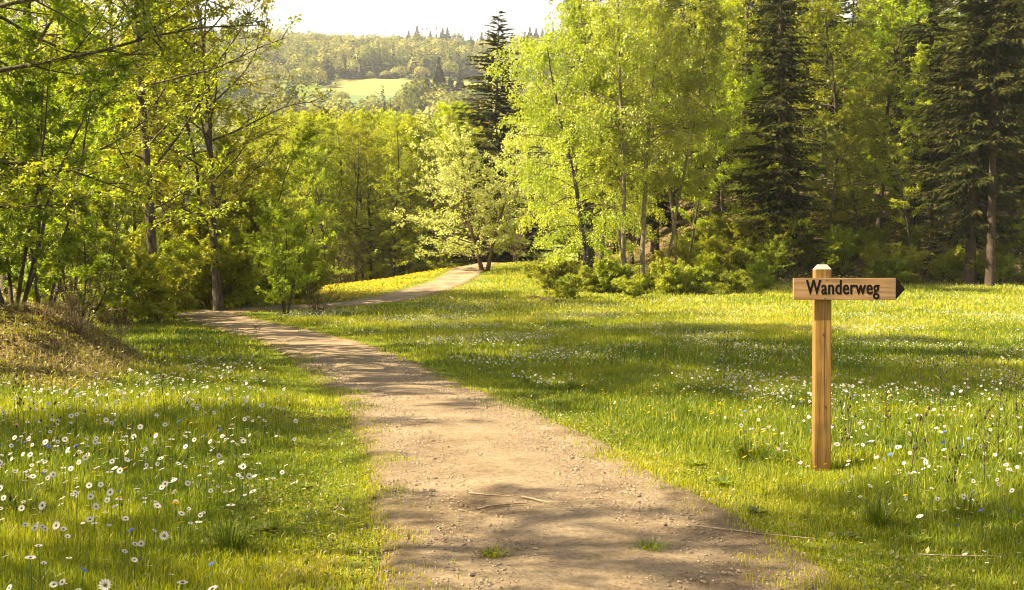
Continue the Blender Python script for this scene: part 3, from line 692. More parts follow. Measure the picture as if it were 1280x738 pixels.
# the field
def field_material():
    m, nt, out = newmat('hill_field'); L = nt.links.new
    tc = N(nt, 'ShaderNodeTexCoord'); sp = N(nt, 'ShaderNodeSeparateXYZ'); L(tc.outputs['Object'], sp.inputs[0])
    n = N(nt, 'ShaderNodeTexNoise'); n.inputs['Scale'].default_value = .045; n.inputs['Detail'].default_value = 8; mpf = N(nt, 'ShaderNodeMapping'); mpf.inputs['Scale'].default_value = (.35, 1, 1); L(tc.outputs['Object'], mpf.inputs[0]); L(mpf.outputs[0], n.inputs['Vector'])
    mr = N(nt, 'ShaderNodeMapRange'); mr.inputs[1].default_value = 575; mr.inputs[2].default_value = 735; L(sp.outputs[1], mr.inputs[0])
    ad = N(nt, 'ShaderNodeMath', operation='MULTIPLY_ADD'); ad.inputs[1].default_value = .6; ad.inputs[2].default_value = -.3; L(n.outputs['Fac'], ad.inputs[0])
    a2 = N(nt, 'ShaderNodeMath', operation='ADD'); L(mr.outputs[0], a2.inputs[0]); L(ad.outputs[0], a2.inputs[1])
    r = ramp(nt, [(0, (.065, .115, .04)), (.3, (.085, .13, .03)), (.45, (.12, .155, .035)), (.58, (.20, .185, .035)), (.72, (.15, .165, .035)), (.95, (.24, .205, .04))]); L(a2.outputs[0], r.inputs[0])
    b = N(nt, 'ShaderNodeBsdfPrincipled'); b.inputs['Roughness'].default_value = 1; L(r.outputs[0], b.inputs['Base Color']); L(b.outputs[0], out.inputs[0])
    return m
fx, fy = np.meshgrid(np.linspace(-112, 25, 30), np.linspace(0, 1, 30), indexing='ij')
fyy = 572 + (field_edge(fx) - 572) * fy
fz = h(fx, fyy) + .5
i, j = np.meshgrid(np.arange(29), np.arange(29), indexing='ij')
FQ = np.stack([i * 30 + j, (i + 1) * 30 + j, (i + 1) * 30 + j + 1, i * 30 + j + 1], -1).reshape(-1, 4)
tag(link('field', quadmesh('field', np.stack([fx, fyy, fz], -1).reshape(-1, 3), FQ, field_material(), smooth=True)), 'sunlit yellow green field on the distant hillside', kind='structure')

def far_tree_parts(name, seed, rx, rz, trunk, tone, n=420, size=.9, cone=False):
    rng = np.random.default_rng(seed)
    if cone: q = conecrown(rng, np.array([0, 0, .5]), rx, rz, n, size)
    else: q = clumpcrown(rng, np.array([0, 0, trunk + rz * .8]), rx, rz, n, size)
    V, Q = leafquads(*q, .95)
    tr = Buf(); tr.tubes(np.array([[[0, 0, -.5], [0, 0, trunk + rz * .5], [0, 0, trunk + rz]]]), np.array([[.35, .25, .05]]), 6)
    return [('trunk', tr.mesh(name + '_trunk', M['bark'])), ('crown', quadmesh(name + '_crown', V, Q, M['farleaf'], tint=np.clip(tone + rng.normal(0, .06, n), 0, 1)))]
FP = {'pale': far_tree_parts('far_pale', 1, 4.5, 6.8, 2.0, .92), 'round': far_tree_parts('far_round', 2, 4.4, 3.4, .8, .85), 'dark': far_tree_parts('far_dark', 3, 5.5, 21, 1, .06, 1100, 1.2, True),
      'ridge': far_tree_parts('far_ridge', 4, 7.5, 20, 1, .1, 600, 1.6, True)}
def far(kind, p, px, D, sc, label, cat, group):
    x = at(px, D); return plant(kind, FP[p], (x, D, gz(x, D)), px, sc, label, cat, group)
G_F = 'trees along the top of the distant field'
far('broadleaf_tree', 'pale', 425, 731, (.72, .72, 1.05), 'pale slender tree at the left end of the distant field', 'tree', G_F)
far('broadleaf_tree', 'pale', 442, 733, (.95, .95, .92), 'pale round tree beside the slender one above the distant field', 'tree', G_F)
for px, sc, lb in ((463, .75, 'low pale bush right of the two pale trees above the distant field'), (482, .8, 'small round bush in the middle of the distant field edge'), (498, 1.2, 'larger pale bush at the wooded edge of the distant field'),
                   (528, 1.2, 'pale bush at the right of the distant field edge')):
    far('round_bush', 'round', px, 738, sc, lb, 'bush', G_F)
far('round_bush', 'round', 427, 590, .95, 'lone pale bush on the lower part of the distant field', 'bush', None)
G_D = 'dark conifers right of the distant field'
for px, D, sc, lb in ((508, 530, .62, 'leftmost dark conifer beside the distant field'), (520, 535, .72, 'dark conifer next to the leftmost one by the distant field'), (533, 540, .82, 'dark conifer left of the tallest by the distant field'),
                      (549, 545, 1.1, 'tallest dark conifer beside the distant field'), (563, 540, .85, 'dark conifer right of the tallest by the distant field'), (575, 542, .9, 'dark conifer nearest the lone spruce by the distant field')):
    far('conifer', 'dark', px, D, (sc * 1.35, sc * 1.35, sc * 1.22), lb, 'conifer', G_D)
rc = []
rng = np.random.default_rng(61)
for px in np.linspace(512, 705, 24):
    rc.append(far('conifer', 'ridge', px + rng.uniform(-3, 3), 1012 + rng.uniform(-12, 12), rng.uniform(.75, 1.15), 'x', 'conifer', 'conifers on the ridge'))
ordinals(rc, '%s conifer from the left along the distant ridge')

# ------------------------------------------------------------------ grass and small plants
def scatter(rng, n, r0, r1, a0=-29.5, a1=29.5):
    r = np.sqrt(rng.uniform(r0 * r0, r1 * r1, n)); a = np.radians(rng.uniform(a0, a1, n))
    return r * np.sin(a), r * np.cos(a)

def grassmask(x, y, rng):
    pd = path_dist(x, y)
    keep = rng.uniform(0, 1, len(x)) < sm(-.42, .22, pd + .16 * vnoise(x, y, 2.2, 20) + .15 * vnoise(x, y, 7, 21)) ** 1.4
    lt = litter(x, y)
    keep &= rng.uniform(0, 1, len(x)) > lt * 1.15
    return keep, pd

X0P = at(1027.5, 9.4)
GB = {'V': [], 'Q': [], 't': []}; gn = 0
def blades(rng, x, y, hgt, wid, tint, lean=.35, lift=0):
    global gn
    n = len(x); z = h(x, y) - .01 + lift
    a = rng.uniform(0, 6.28, n); la = rng.uniform(0, 6.28, n); ln = np.abs(rng.normal(0, lean, n))
    b = np.stack([x, y, z], 1); s = np.stack([np.cos(a), np.sin(a), 0 * a], 1) * (wid * .5)[:, None]
    ld = np.stack([np.cos(la), np.sin(la), 0 * la], 1) * (ln * hgt)[:, None]
    up = np.array([0, 0, 1.])
    m = b + ld * .35 + up * (hgt * .6)[:, None]; t = b + ld * 1.1 + up * (hgt * (1 - .25 * np.minimum(ln, 1.4)))[:, None]
    V = np.stack([b - s, b + s, m + s * .75, m - s * .75, t + s * .12, t - s * .12], 1).reshape(-1, 3)
    k = np.arange(n)[:, None] * 6
    Q = np.stack([k + np.array([[0, 1, 2, 3]]), k + np.array([[3, 2, 4, 5]])], 1).reshape(-1, 4)
    GB['V'].append(V); GB['Q'].append(Q + gn); GB['t'].append(np.repeat(tint, 2)); gn += len(V)
rng = np.random.default_rng(71)
for (n, r0, r1, hh, ww) in ((230000, 4.2, 10, .105, .006), (210000, 10, 20, .118, .010), (150000, 20, 38, .13, .02), (130000, 38, 82, .13, .045)):
    wa = 46 if r1 < 12 else 38 if r1 < 25 else 33
    x, y = scatter(rng, int(n * wa / 29.5), r0, r1, -wa, wa)
    k, pd = grassmask(x, y, rng); x, y, pd = x[k], y[k], pd[k]
    bk = bankm(x, y)
    keepb = rng.uniform(0, 1, len(x)) > .42 * bk; x, y, pd, bk = x[keepb], y[keepb], pd[keepb], bk[keepb]
    pdist = np.hypot(x - X0P, y - 9.15)
    hm = (.25 + .75 * sm(.12, .5, pdist)) * (.36 + .64 * sm(.1, 1.3, pd + .25 * vnoise(x, y, 1.5, 22))) * (1 + .3 * vnoise(x, y, .9, 23)) * rng.uniform(.5, 1.35, len(x))
    yel = sm(0, 3, (-.5 - x)) * sm(43, 48, y) * (1 - sm(0, 3, path_dist(x, y) * 0))
    tint = .40 + .20 * vnoise(x, y, .7, 24) + .16 * vnoise(x, y, 2.4, 25) + rng.normal(0, .13, len(x)) + .14 * (1 - sm(.1, 1.0, pd)) + .10 * sm(20, 45, y) + .3 * bk
    tint = tint + .22 * yel + .2 * sm(24, 36, y) * sm(-8, -2, x)  # last term paints sunlight into the grass colour of the farther meadow
    tint = np.where(rng.uniform(0, 1, len(x)) < .045 + .25 * bk, rng.uniform(.85, 1, len(x)), tint)
    blades(rng, x, y, np.maximum(hh * hm, .02) * (1 - .35 * bk), ww * rng.uniform(.7, 1.3, len(x)), np.clip(tint, 0, 1), .35 + .25 * bk.mean(), .036 * sm(.16, -.08, pd))
tag(link('grass', quadmesh('grass', np.vstack(GB['V']), np.vstack(GB['Q']), M['grass'], tint=np.concatenate(GB['t']))), 'lush spring grass of the meadow', kind='stuff')

# undergrowth leaves and litter on the wooded slope and the bank
def ground_leaves(name, label, mat, n, gen, size, lift, tintr, seed, flat=.7):
    rng = np.random.default_rng(seed)
    x, y = gen(rng, n)
    z = h(x, y) + rng.uniform(0, 1, len(x)) ** 1.5 * lift
    b = np.stack([x, y, z], 1); d = rng.normal(0, 1, b.shape); d[:, 2] *= .4
    nr_ = rng.normal(0, 1 - flat, b.shape) + np.array([0, 0, flat])
    V, Q = leafquads(b, d, nr_, size * rng.uniform(.6, 1.4, len(x)), .65)
    tag(link(name, quadmesh(name, V, Q, M[mat], tint=rng.uniform(*tintr, len(x)))), label, kind='stuff')
def g_slope(rng, n):
    x = rng.uniform(3, 45, n); y = 57 + rng.exponential(9, n)
    k = (litter(x, y) > .4) & (vnoise(x, y, .7, 33) + rng.normal(0, .5, n) > -.1) & (y < 95)
    return x[k], y[k]
ground_leaves('undergrowth', 'leafy green ground cover on the shaded right slope', 'green', 26000, g_slope, .13, .45, (0, .8), 81)
def g_slope2(rng, n):
    x = rng.uniform(3, 45, n); y = 57 + rng.exponential(10, n); k = (litter(x, y) > .4) & (y < 100)
    return x[k], y[k]
ground_leaves('leaf_litter', 'brown fallen leaves under the trees of the right slope', 'dry', 26000, g_slope2, .12, .04, (0, .7), 82)
def g_bank(rng, n):
    x = rng.uniform(-11, -5.1, n); y = rng.uniform(14, 27, n); k = (bankm(x, y) > .35)
    return x[k], y[k]
ground_leaves('bank_litter', 'dry brown leaves lying on the earth bank', 'dry', 42000, g_bank, .07, .04, (0, .6), 83)
def g_bank2(rng, n):
    x, y = g_bank(rng, n); k = vnoise(x, y, 1.5, 35) + rng.normal(0, .2, len(x)) > .2
    return x[k], y[k]
ground_leaves('bank_weeds', 'small green weeds creeping over the earth bank', 'green', 32000, g_bank2, .05, .16, (.1, 1), 84)
# dry hanging grass on the bank
rng = np.random.default_rng(85)
GB = {'V': [], 'Q': [], 't': []}; gn = 0
x, y = g_bank(rng, 60000); k = vnoise(x, y, 1.3, 36) + rng.normal(0, .2, len(x)) > .05; x, y = x[k], y[k]
blades(rng, x, y, rng.uniform(.05, .20, len(x)), np.full(len(x), .007), np.clip(rng.normal(.62, .22, len(x)), 0, 1), 1.3)
tag(link('dry_grass', quadmesh('dry_grass', np.vstack(GB['V']), np.vstack(GB['Q']), M['dry'], tint=np.concatenate(GB['t']))), 'dry yellow grass hanging over the earth bank', kind='stuff')

# ------------------------------------------------------------------ flowers
def ringpts(n, r, z, a0=0):
    a = np.arange(n) * 2 * PI / n + a0
    return np.stack([np.cos(a) * r, np.sin(a) * r, np.full(n, z)], 1)
def petals_geo(n=14, R=.03, r0=.008, cup=.004, wr=.36):
    a = np.arange(n) * 2 * PI / n
    d = np.stack([np.cos(a), np.sin(a), 0 * a], 1); s = np.stack([-np.sin(a), np.cos(a), 0 * a], 1); w = R * wr * .5
    zz = np.array([0, 0, 1.])
    V = np.stack([d * r0, d * R * .65 + s * w + zz * cup, d * R + zz * cup * .5, d * R * .65 - s * w + zz * cup], 1).reshape(-1, 3)
    return V, np.arange(4 * n).reshape(-1, 4)
def dome_geo(R, hh, n=8):
    V = np.vstack([ringpts(n, R, 0), ringpts(n, R * .75, hh * .65), ringpts(n, R * .1, hh)])
    i = np.arange(n); j = (i + 1) % n
    Q = np.vstack([np.stack([i + k * n, j + k * n, j + (k + 1) * n, i + (k + 1) * n], 1) for k in (0, 1)])
    return V, Q
def tilt_mat(rng, amt):
    """rotation tilting the head towards the light and a random side"""
    v = Vector((rng.normal(0, .5) - .25, rng.normal(0, .5) - .35, 1 / max(amt, .05))).normalized()
    return np.array(v.to_track_quat('Z', 'Y').to_matrix())
def flower_proto(kind, seed, pet, R, hh, npet, tilt, wr=.42, centre='centre', cr=.25):
    rng = np.random.default_rng(seed)
    Rm = tilt_mat(rng, tilt); top = np.array([rng.normal(0, .015), rng.normal(0, .015), hh])
    V, Q = petals_geo(npet, R, R * .2, R * .12, wr); petals = (V @ Rm.T + top, Q)
    V, Q = dome_geo(R * cr, R * .22); V = V + np.array([0, 0, R * .03]); cen = (V @ Rm.T + top, Q)
    P = np.array([[[0, 0, -.03], [top[0] * .3, top[1] * .3, hh * .5], top]]); b = Buf(); b.tubes(P, np.full((1, 3), .0017), 4)
    out = {}
    out['parts'] = [('stem', b.mesh(kind + '_stem', M['stem'])), ('petals', quadmesh(kind + '_petals', *petals, M[pet])), ('centre', quadmesh(kind + '_centre', *cen, M[centre], smooth=True))]
    a = Buf(); a.tubes(P, np.full((1, 3), .0022), 3, 0); a.add(*petals, 1); a.add(*cen, 2)
    out['one'] = a.mesh(kind + '_whole', [M['stem'], M[pet], M[centre]], smooth=False)
    out['geo'] = (np.vstack(a.v), np.vstack(a.q), np.concatenate(a.m)); out['mats'] = [M['stem'], M[pet], M[centre]]
    return out
DA = [flower_proto('daisy', 100 + k, 'white', rr * .84, hh, 12, tl, .40) for k, (rr, hh, tl) in enumerate([(.032, .2, .6), (.030, .25, 1.0), (.026, .17, .35), (.033, .22, 1.7), (.031, .30, .8), (.023, .14, .4), (.029, .23, 2.4), (.021, .19, .25)])]
PK = [flower_proto('pink_daisy', 120 + k, 'pink', rr, hh, 13, tl) for k, (rr, hh, tl) in enumerate([(.03, .22, .5), (.032, .19, .9)])]
YE = [flower_proto('dandelion', 140 + k, 'yellow', rr, hh, 20, tl, .34, 'yellow', .5) for k, (rr, hh, tl) in enumerate([(.027, .18, .3), (.026, .24, .6)])]
BL = [flower_proto('cornflower', 160 + k, 'blue', rr, hh, 9, tl, .6, 'blue', .35) for k, (rr, hh, tl) in enumerate([(.026, .24, .5), (.024, .2, .9)])]
def seed_proto(seed):
    rng = np.random.default_rng(seed); hh = .26 + .06 * rng.uniform(); b = Buf()
    P = np.array([[[0, 0, -.03], [.01, 0, hh * .5], [rng.normal(0, .02), rng.normal(0, .02), hh]]]); b.tubes(P, np.full((1, 3), .0016), 4)
    top = P[0, -1]; q = Buf(); q.tubes(np.array([[top - [0, 0, .004], top + [0, 0, .006], top + [0, 0, .018], top + [0, 0, .027]]]), np.array([[.002, .0085, .0075, .001]]), 6)
    a = Buf(); a.add(np.vstack(b.v), np.vstack(b.q), 0); a.add(np.vstack(q.v), np.vstack(q.q), 1)
    return {'parts': [('stem', b.mesh('plantain_stem', M['stem'])), ('seed_head', q.mesh('plantain_head', M['seed']))], 'one': a.mesh('plantain_whole', [M['stem'], M['seed']]),
            'geo': (np.vstack(a.v), np.vstack(a.q), np.concatenate(a.m)), 'mats': [M['stem'], M['seed']]}
SE = [seed_proto(180 + k) for k in range(3)]

def side_of(x, y): return np.where(x < np.interp(y, PL2[:500, 1], PL2[:500, 0]), -1, 1)
def flower_points(seed, n, dens, edge=.45):
    rng = np.random.default_rng(seed)
    x, y = scatter(rng, n, 4.8, 48, -36, 36)
    pd = path_dist(x, y); sd = side_of(x, y)
    k = (rng.uniform(0, 1, n) < dens(x, y, sd)) & (pd > edge + .5 * rng.uniform(0, 1, n)) & (litter(x, y) < .3) & (bankm(x, y) < .25) & (np.hypot(x - 2.56, y - 9.4) > .2)
    x, y = x[k], y[k]; o = np.argsort(np.hypot(x, y))
    return x[o], y[o]
AREA = .5 * (48 ** 2 - 4.8 ** 2) * rad(72)
def dn(v, n): return v * AREA / n      # wanted flowers per square metre -> acceptance

def d_white(x, y, sd):
    p = sm(-.5, .6, vnoise(x, y, .9, 41))
    left = (sd < 0) * sm(24, 19, y) * (24 * p + 17.0)
    rb = (sd > 0) * (sm(12, 16, y) * 70 * p ** 1.3 * (1 - sm(34, 46, y)) + 9 * p + sm(1.0, 3, x) * sm(16, 8, y) * 17)
    return (left + rb)
def d_yel(x, y, sd):
    p = sm(-.2, .8, vnoise(x, y, .7, 42))
    return np.where(sd < 0, 2.2, 20 * p * sm(0, 3, x + y * .05) + 1.2)
def d_pink(x, y, sd): return sm(-.1, .9, vnoise(x, y, .8, 43)) * np.where(sd < 0, 3.5, 5 * sm(1, 3, x)) * sm(26, 18, y)
def d_blue(x, y, sd): return np.where(sd < 0, .9, 1.2 * sm(1, 3, x)) * sm(24, 16, y)
def d_seed(x, y, sd): return (sm(-.5, .8, vnoise(x, y, 1.1, 44)) * np.where(sd < 0, 5, 2.6 * sm(.5, 3, x) + .3)) * sm(30, 20, y)

def fs(x, y): return (1 - .30 * float(sm(9, 20, y))) * (.82 if x > 1 else 1)
def in_frame(x, y):
    px, py = to_px(x, y, h(x, y) + .2)
    return (px > -4) & (px < 1284) & (py < 738)
def flowers(kind, cat, protos, n, dens, ndens, most, nparts, lab_l, lab_r, grp, rest_name, rest_label, seed):
    x, y = flower_points(seed, n, lambda a, b, c: dn(dens(a, b, c), n))
    rng = np.random.default_rng(seed + 1)
    inf = in_frame(x, y); idx = np.where(inf)[0]; ind = idx[:most]; rest = np.setdiff1d(np.arange(len(x)), ind)
    z = h(x, y); sd = side_of(x, y)
    for c, i in enumerate(ind):
        p = protos[rng.integers(len(protos))]; rz = rng.uniform(-.7, .7); sc = rng.uniform(.65, 1.1) * fs(x[i], y[i])
        loc = (x[i], y[i], z[i])
        if c < nparts:
            o = empty(kind, loc, rz, sc)
            for nm, me in p['parts']: link(nm, me, o)
        else:
            o = link(kind, p['one'], loc=loc); o.rotation_euler = (0, 0, rz); o.scale = (sc,) * 3
        tag(o, lab_l if sd[i] < 0 else lab_r, cat, grp + (' left of the path' if sd[i] < 0 else ' right of the path'))
    if len(rest) and rest_name:
        Vs, Qs, Ms = [], [], []; n0 = 0
        for i in rest:
            V, Q, m_ = protos[rng.integers(len(protos))]['geo']; rz = rng.uniform(-.7, .7); sc = rng.uniform(.65, 1.1) * fs(x[i], y[i]); c, s = math.cos(rz) * sc, math.sin(rz) * sc
            far_ = y[i] > 20
            if far_:
                kq = m_ > 0; Q = Q[kq]; m_ = m_[kq]
            W = np.stack([V[:, 0] * c - V[:, 1] * s + x[i], V[:, 0] * s + V[:, 1] * c + y[i], V[:, 2] * sc + z[i]], 1)
            Vs.append(W); Qs.append(Q + n0); Ms.append(m_); n0 += len(W)
        tag(link(rest_name, quadmesh(rest_name, np.vstack(Vs), np.vstack(Qs), protos[0]['mats'], midx=np.concatenate(Ms))), rest_label, kind='stuff')
flowers('daisy', 'flower', DA, 215000, d_white, 0, 300, 110, 'white daisy with dark centre in the grass left of the path', 'white daisy with dark centre in the grass right of the path', 'white daisies',
        'far_daisies', 'countless small white daisies further back in the meadow', 200)
flowers('pink_daisy', 'flower', PK, 80000, d_pink, 0, 90, 30, 'pink daisy in the grass left of the path', 'pink daisy in the grass right of the path', 'pink daisies', 'far_pink_daisies', 'small pink daisies further back in the meadow', 210)
flowers('dandelion', 'flower', YE, 80000, d_yel, 0, 140, 40, 'yellow dandelion in the grass left of the path', 'yellow dandelion in the grass right of the path', 'yellow dandelions', 'far_dandelions', 'yellow dandelions further back in the meadow', 220)
flowers('cornflower', 'flower', BL, 40000, d_blue, 0, 60, 20, 'blue cornflower in the grass left of the path', 'blue cornflower in the grass right of the path', 'blue cornflowers', 'far_cornflowers', 'blue cornflowers further back in the meadow', 230)
flowers('plantain', 'plant', SE, 80000, d_seed, 0, 170, 40, 'plantain stalk with a dark seed head left of the path', 'plantain stalk with a dark seed head right of the path', 'plantain stalks', 'far_plantains', 'dark plantain seed heads further back in the meadow', 240)
# buttercup slope and white drifts far off (tiny discs)
def drift(name, label, mat, gen, R, seed):
    rng = np.random.default_rng(seed); x, y = gen(rng)
    n = len(x); b = np.stack([x, y, h(x, y) + rng.uniform(.06, .16, n)], 1)
    a = rng.uniform(0, 6.28, n); r = R * rng.uniform(.6, 1.2, n)
    u = np.stack([np.cos(a), np.sin(a), rng.normal(0, .3, n)], 1) * r[:, None]; w = np.stack([-np.sin(a), np.cos(a), rng.normal(0, .3, n)], 1) * r[:, None]
    V = np.stack([b - u, b - w, b + u, b + w], 1).reshape(-1, 3)
    tag(link(name, quadmesh(name, V, np.arange(4 * n).reshape(-1, 4), M[mat])), label, kind='stuff')
def g_butter(rng):
    n = 52000; x = rng.uniform(-17, 1, n); y = rng.uniform(44, 78, n); pd = path_dist(x, y)
    k = (pd > .3) & (side_of(x, y) < 0) & (rng.uniform(0, 1, n) < .25 + .6 * sm(-.4, .6, vnoise(x, y, .8, 51))) & (litter(x, y) < .4)
    return x[k], y[k]
drift('buttercups', 'yellow buttercups covering the slope left of the far path', 'yellow', g_butter, .042, 301)
def g_drift(rng):
    n = 26000; x = rng.uniform(-6, 34, n); y = rng.uniform(24, 58, n)
    k = (vnoise(x * .5, y * 1.4, .9, 52) + rng.normal(0, .25, n) > .55) & (path_dist(x, y) > .5) & (litter(x, y) < .2)
    return x[k], y[k]
drift('daisy_drifts', 'pale drifts of tiny daisies across the far right meadow', 'white', g_drift, .022, 302)

# clover and thatch between the grasses, leaves on the path
def g_clover(rng, n):
    x, y = scatter(rng, n, 4.5, 17); pd = path_dist(x, y)
    k = (vnoise(x, y, 1.9, 61) + rng.normal(0, .25, n) > .15) & (pd > .02) & (bankm(x, y) < .3); return x[k], y[k]
ground_leaves('clover', 'low clover and broad leaves between the meadow grasses', 'deep', 150000, g_clover, .028, .07, (0, 1), 86, .8)
def g_thatch(rng, n):
    x, y = scatter(rng, n, 4.5, 15); pd = path_dist(x, y); k = (pd > -.25) & (pd < .7 + .5 * vnoise(x, y, 1.2, 62)); return x[k], y[k]
ground_leaves('thatch', 'dry straw and dead leaf scraps along the path verges', 'dry', 26000, g_thatch, .034, .03, (.1, .9), 87, .85)
def g_pleaf(rng, n):
    x, y = scatter(rng, n, 4.5, 26); pd = path_dist(x, y); k = (pd < .05) & (rng.uniform(0, 1, n) < .2 + .8 * sm(-.6, 0, pd)); return x[k], y[k]
def ground_leaves_on_path():
    rng = np.random.default_rng(88); x, y = g_pleaf(rng, 6000); b = np.stack([x, y, h(x, y) + .052], 1); d = rng.normal(0, 1, b.shape); d[:, 2] *= .15
    V, Q = leafquads(b, d, rng.normal(0, .3, b.shape) + np.array([0, 0, 1.]), .022 * rng.uniform(.5, 1.5, len(x)), .6)
    tag(link('leaf_scraps', quadmesh('leaf_scraps', V, Q, M['dry'], tint=rng.uniform(0, .7, len(x)))), 'brown leaf scraps scattered over the footpath', kind='stuff')
ground_leaves_on_path()
# tufts and tall weeds
def tuft_mesh(name, seed, n, hh, w, spread, t0):
    rng = np.random.default_rng(seed); a = rng.uniform(0, 6.28, n); r = rng.uniform(0, .07, n)
    b = np.stack([np.cos(a) * r, np.sin(a) * r, 0 * a - .02], 1); L = hh * rng.uniform(.5, 1.15, n); ln = spread * rng.uniform(.1, 1.2, n)
    o = np.stack([np.cos(a), np.sin(a), 0 * a], 1); s = np.stack([-np.sin(a), np.cos(a), 0 * a], 1) * w * .5
    m = b + o * (L * ln * .35)[:, None] + np.array([0, 0, 1.]) * (L * .65)[:, None]; t = b + o * (L * ln)[:, None] + np.array([0, 0, 1.]) * (L * (.95 - .3 * ln))[:, None]
    V = np.stack([b - s, b + s, m + s * .8, m - s * .8, t + s * .1, t - s * .1], 1).reshape(-1, 3); k = np.arange(n)[:, None] * 6
    Q = np.stack([k + np.array([[0, 1, 2, 3]]), k + np.array([[3, 2, 4, 5]])], 1).reshape(-1, 4)
    return quadmesh(name, V, Q, M['grass'], tint=np.repeat(np.clip(t0 + rng.normal(0, .1, n), 0, 1), 2))
TM = [tuft_mesh('tuft_a', 1, 130, .34, .009, 1.0, .2), tuft_mesh('tuft_b', 2, 90, .24, .010, .9, .26)]
for px, D, k, sc, lb in [(935, 9.6, 0, 1.0, 'dark green grass tuft left of the signpost foot'), (958, 9.5, 1, 1.0, 'smaller grass tuft touching the signpost tuft'), (25, 7.5, 0, 1.0, 'dark grass tuft at the lower left frame edge'),
                         (285, 6.5, 1, 1.1, 'green grass tuft among daisies near the bottom left'), (715, 15.5, 0, .8, 'grass tuft on the right path edge in the middle distance'), (1100, 7.2, 0, .8, 'grass tuft in the lower right corner'),
                         (1210, 7.4, 1, 1.1, 'broad grass tuft at the bottom right frame edge'), (660, 17, 1, 1, 'small grass tuft at the right path edge beyond the shade'), (860, 12.5, 1, 1.1, 'grass tuft in the meadow left of the post'), (215, 9.5, 1, 1, 'grass tuft in the middle of the left meadow')]:
    x = at(px, D); o = link('grass_tuft', TM[k], loc=(x, D, gz(x, D))); o.scale = (sc,) * 3; o.rotation_euler = (0, 0, px); tag(o, lb, 'grass tuft', 'dark grass tufts')
PT = tuft_mesh('path_sprig', 9, 70, .07, .006, 1.1, .42)
for px, D, sc, lb in [(615, 6.35, .9, 'tiny grass sprig growing in the middle of the path'), (812, 6.5, 1.1, 'small grass sprig near the right path edge')]:
    x = at(px, D); o = link('grass_tuft', PT, loc=(x, D, gz(x, D) + .04)); o.scale = (sc * 1.5, sc, sc); tag(o, lb, 'grass tuft', 'sprigs on the path')
def rosette(name, seed):
    rng = np.random.default_rng(seed); n = 22; a = rng.uniform(0, 6.28, n)
    V, Q = leafquads(np.stack([np.cos(a) * .01, np.sin(a) * .01, np.full(n, .02)], 1), np.stack([np.cos(a), np.sin(a), rng.uniform(.15, .55, n)], 1), np.stack([-.3 * np.cos(a), -.3 * np.sin(a), np.ones(n)], 1), .085 * rng.uniform(.5, 1.2, n), .42)
    return quadmesh(name, V, Q, M['deep'], tint=rng.uniform(0, .7, n))
RO = [rosette('rosette_a', 1), rosette('rosette_b', 2)]
rz_ = []; rng = np.random.default_rng(93)
for px, D in [(230, 6.3), (262, 6.6), (330, 7.0), (120, 7.2), (380, 8.4), (60, 6.4), (905, 8.6), (870, 9.4), (985, 9.0), (1085, 7.6), (1150, 6.8), (1200, 6.6), (1060, 6.9), (950, 7.6), (1240, 8.4), (300, 9.6), (170, 8.5), (800, 11.5)]:
    x = at(px, D); o = link('leafy_weed', RO[rng.integers(2)], loc=(x, D, gz(x, D))); s_ = rng.uniform(.8, 1.3); o.scale = (s_,) * 3; o.rotation_euler = (0, 0, px); rz_.append(tag(o, 'x', 'weed', 'broad leaved weeds low in the grass'))
ordinals(rz_, '%s low broad leaved rosette from the left in the near grass')
def weed_parts(name, seed, H_):
    rng = np.random.default_rng(seed)
    T = polyb(rng, np.array([[0, 0, -.03]]), np.array([[.05, 0, 1.]]), np.array([H_]), 6, .05, 0); b = Buf(); b.tubes(T, np.linspace(.0035, .0015, 7)[None], 4)
    s, d, L, t, _ = spawn(rng, T, np.array([H_]), 9, .35, 1, .6, .3, .3, radial=True); B = polyb(rng, s, d, L, 3, .1, .3); b.tubes(B, np.full((9, 4), .0015), 3)
    c, tn = along(B, np.full((9, 1), 1.)); c = np.vstack([c[:, 0], T[0, -1:]])
    hd = []
    for ci in c:
        q = Buf(); q.tubes(np.stack([ci - [0, 0, .006], ci, ci + [0, 0, .012], ci + [0, 0, .022]])[None], np.array([[.002, .008, .007, .001]]), 5); hd.append(('seed_head', q.mesh(name + '_head', M['seed'])))
    lf = leaves_on(rng, T, 14, .07, .3, .05, wr=.3); V, Q = leafquads(*lf, .3)
    return [('stem', b.mesh(name + '_stem', M['seed'])), *hd, ('foliage', quadmesh(name + '_leaf', V, Q, M['grass'], tint=rng.uniform(.1, .5, len(Q))))]
WP = [weed_parts('weed_a', 1, .62), weed_parts('weed_b', 2, .5)]
WD = []
rng = np.random.default_rng(91)
for px, D in [(1062, 8.9), (1180, 11.5), (1212, 13.5), (1108, 10.6), (905, 17), (1250, 9.5), (1192, 7.6), (1230, 8.2), (1275, 10.5), (1150, 14.5), (830, 16.5), (935, 13), (1090, 15.5), (1262, 14), (975, 16), (60, 9.2), (22, 11.5), (205, 12.5), (1140, 8.3), (484, 27), (322, 24)]:
    x = at(px, D); WD.append(plant('weed', WP[rng.integers(2)], (x, D, gz(x, D)), rng.uniform(0, 6), rng.uniform(.8, 1.25), 'x', 'weed', 'tall weeds standing in the meadow'))
ordinals(WD, '%s tall dark weed stalk from the left standing above the meadow grass')

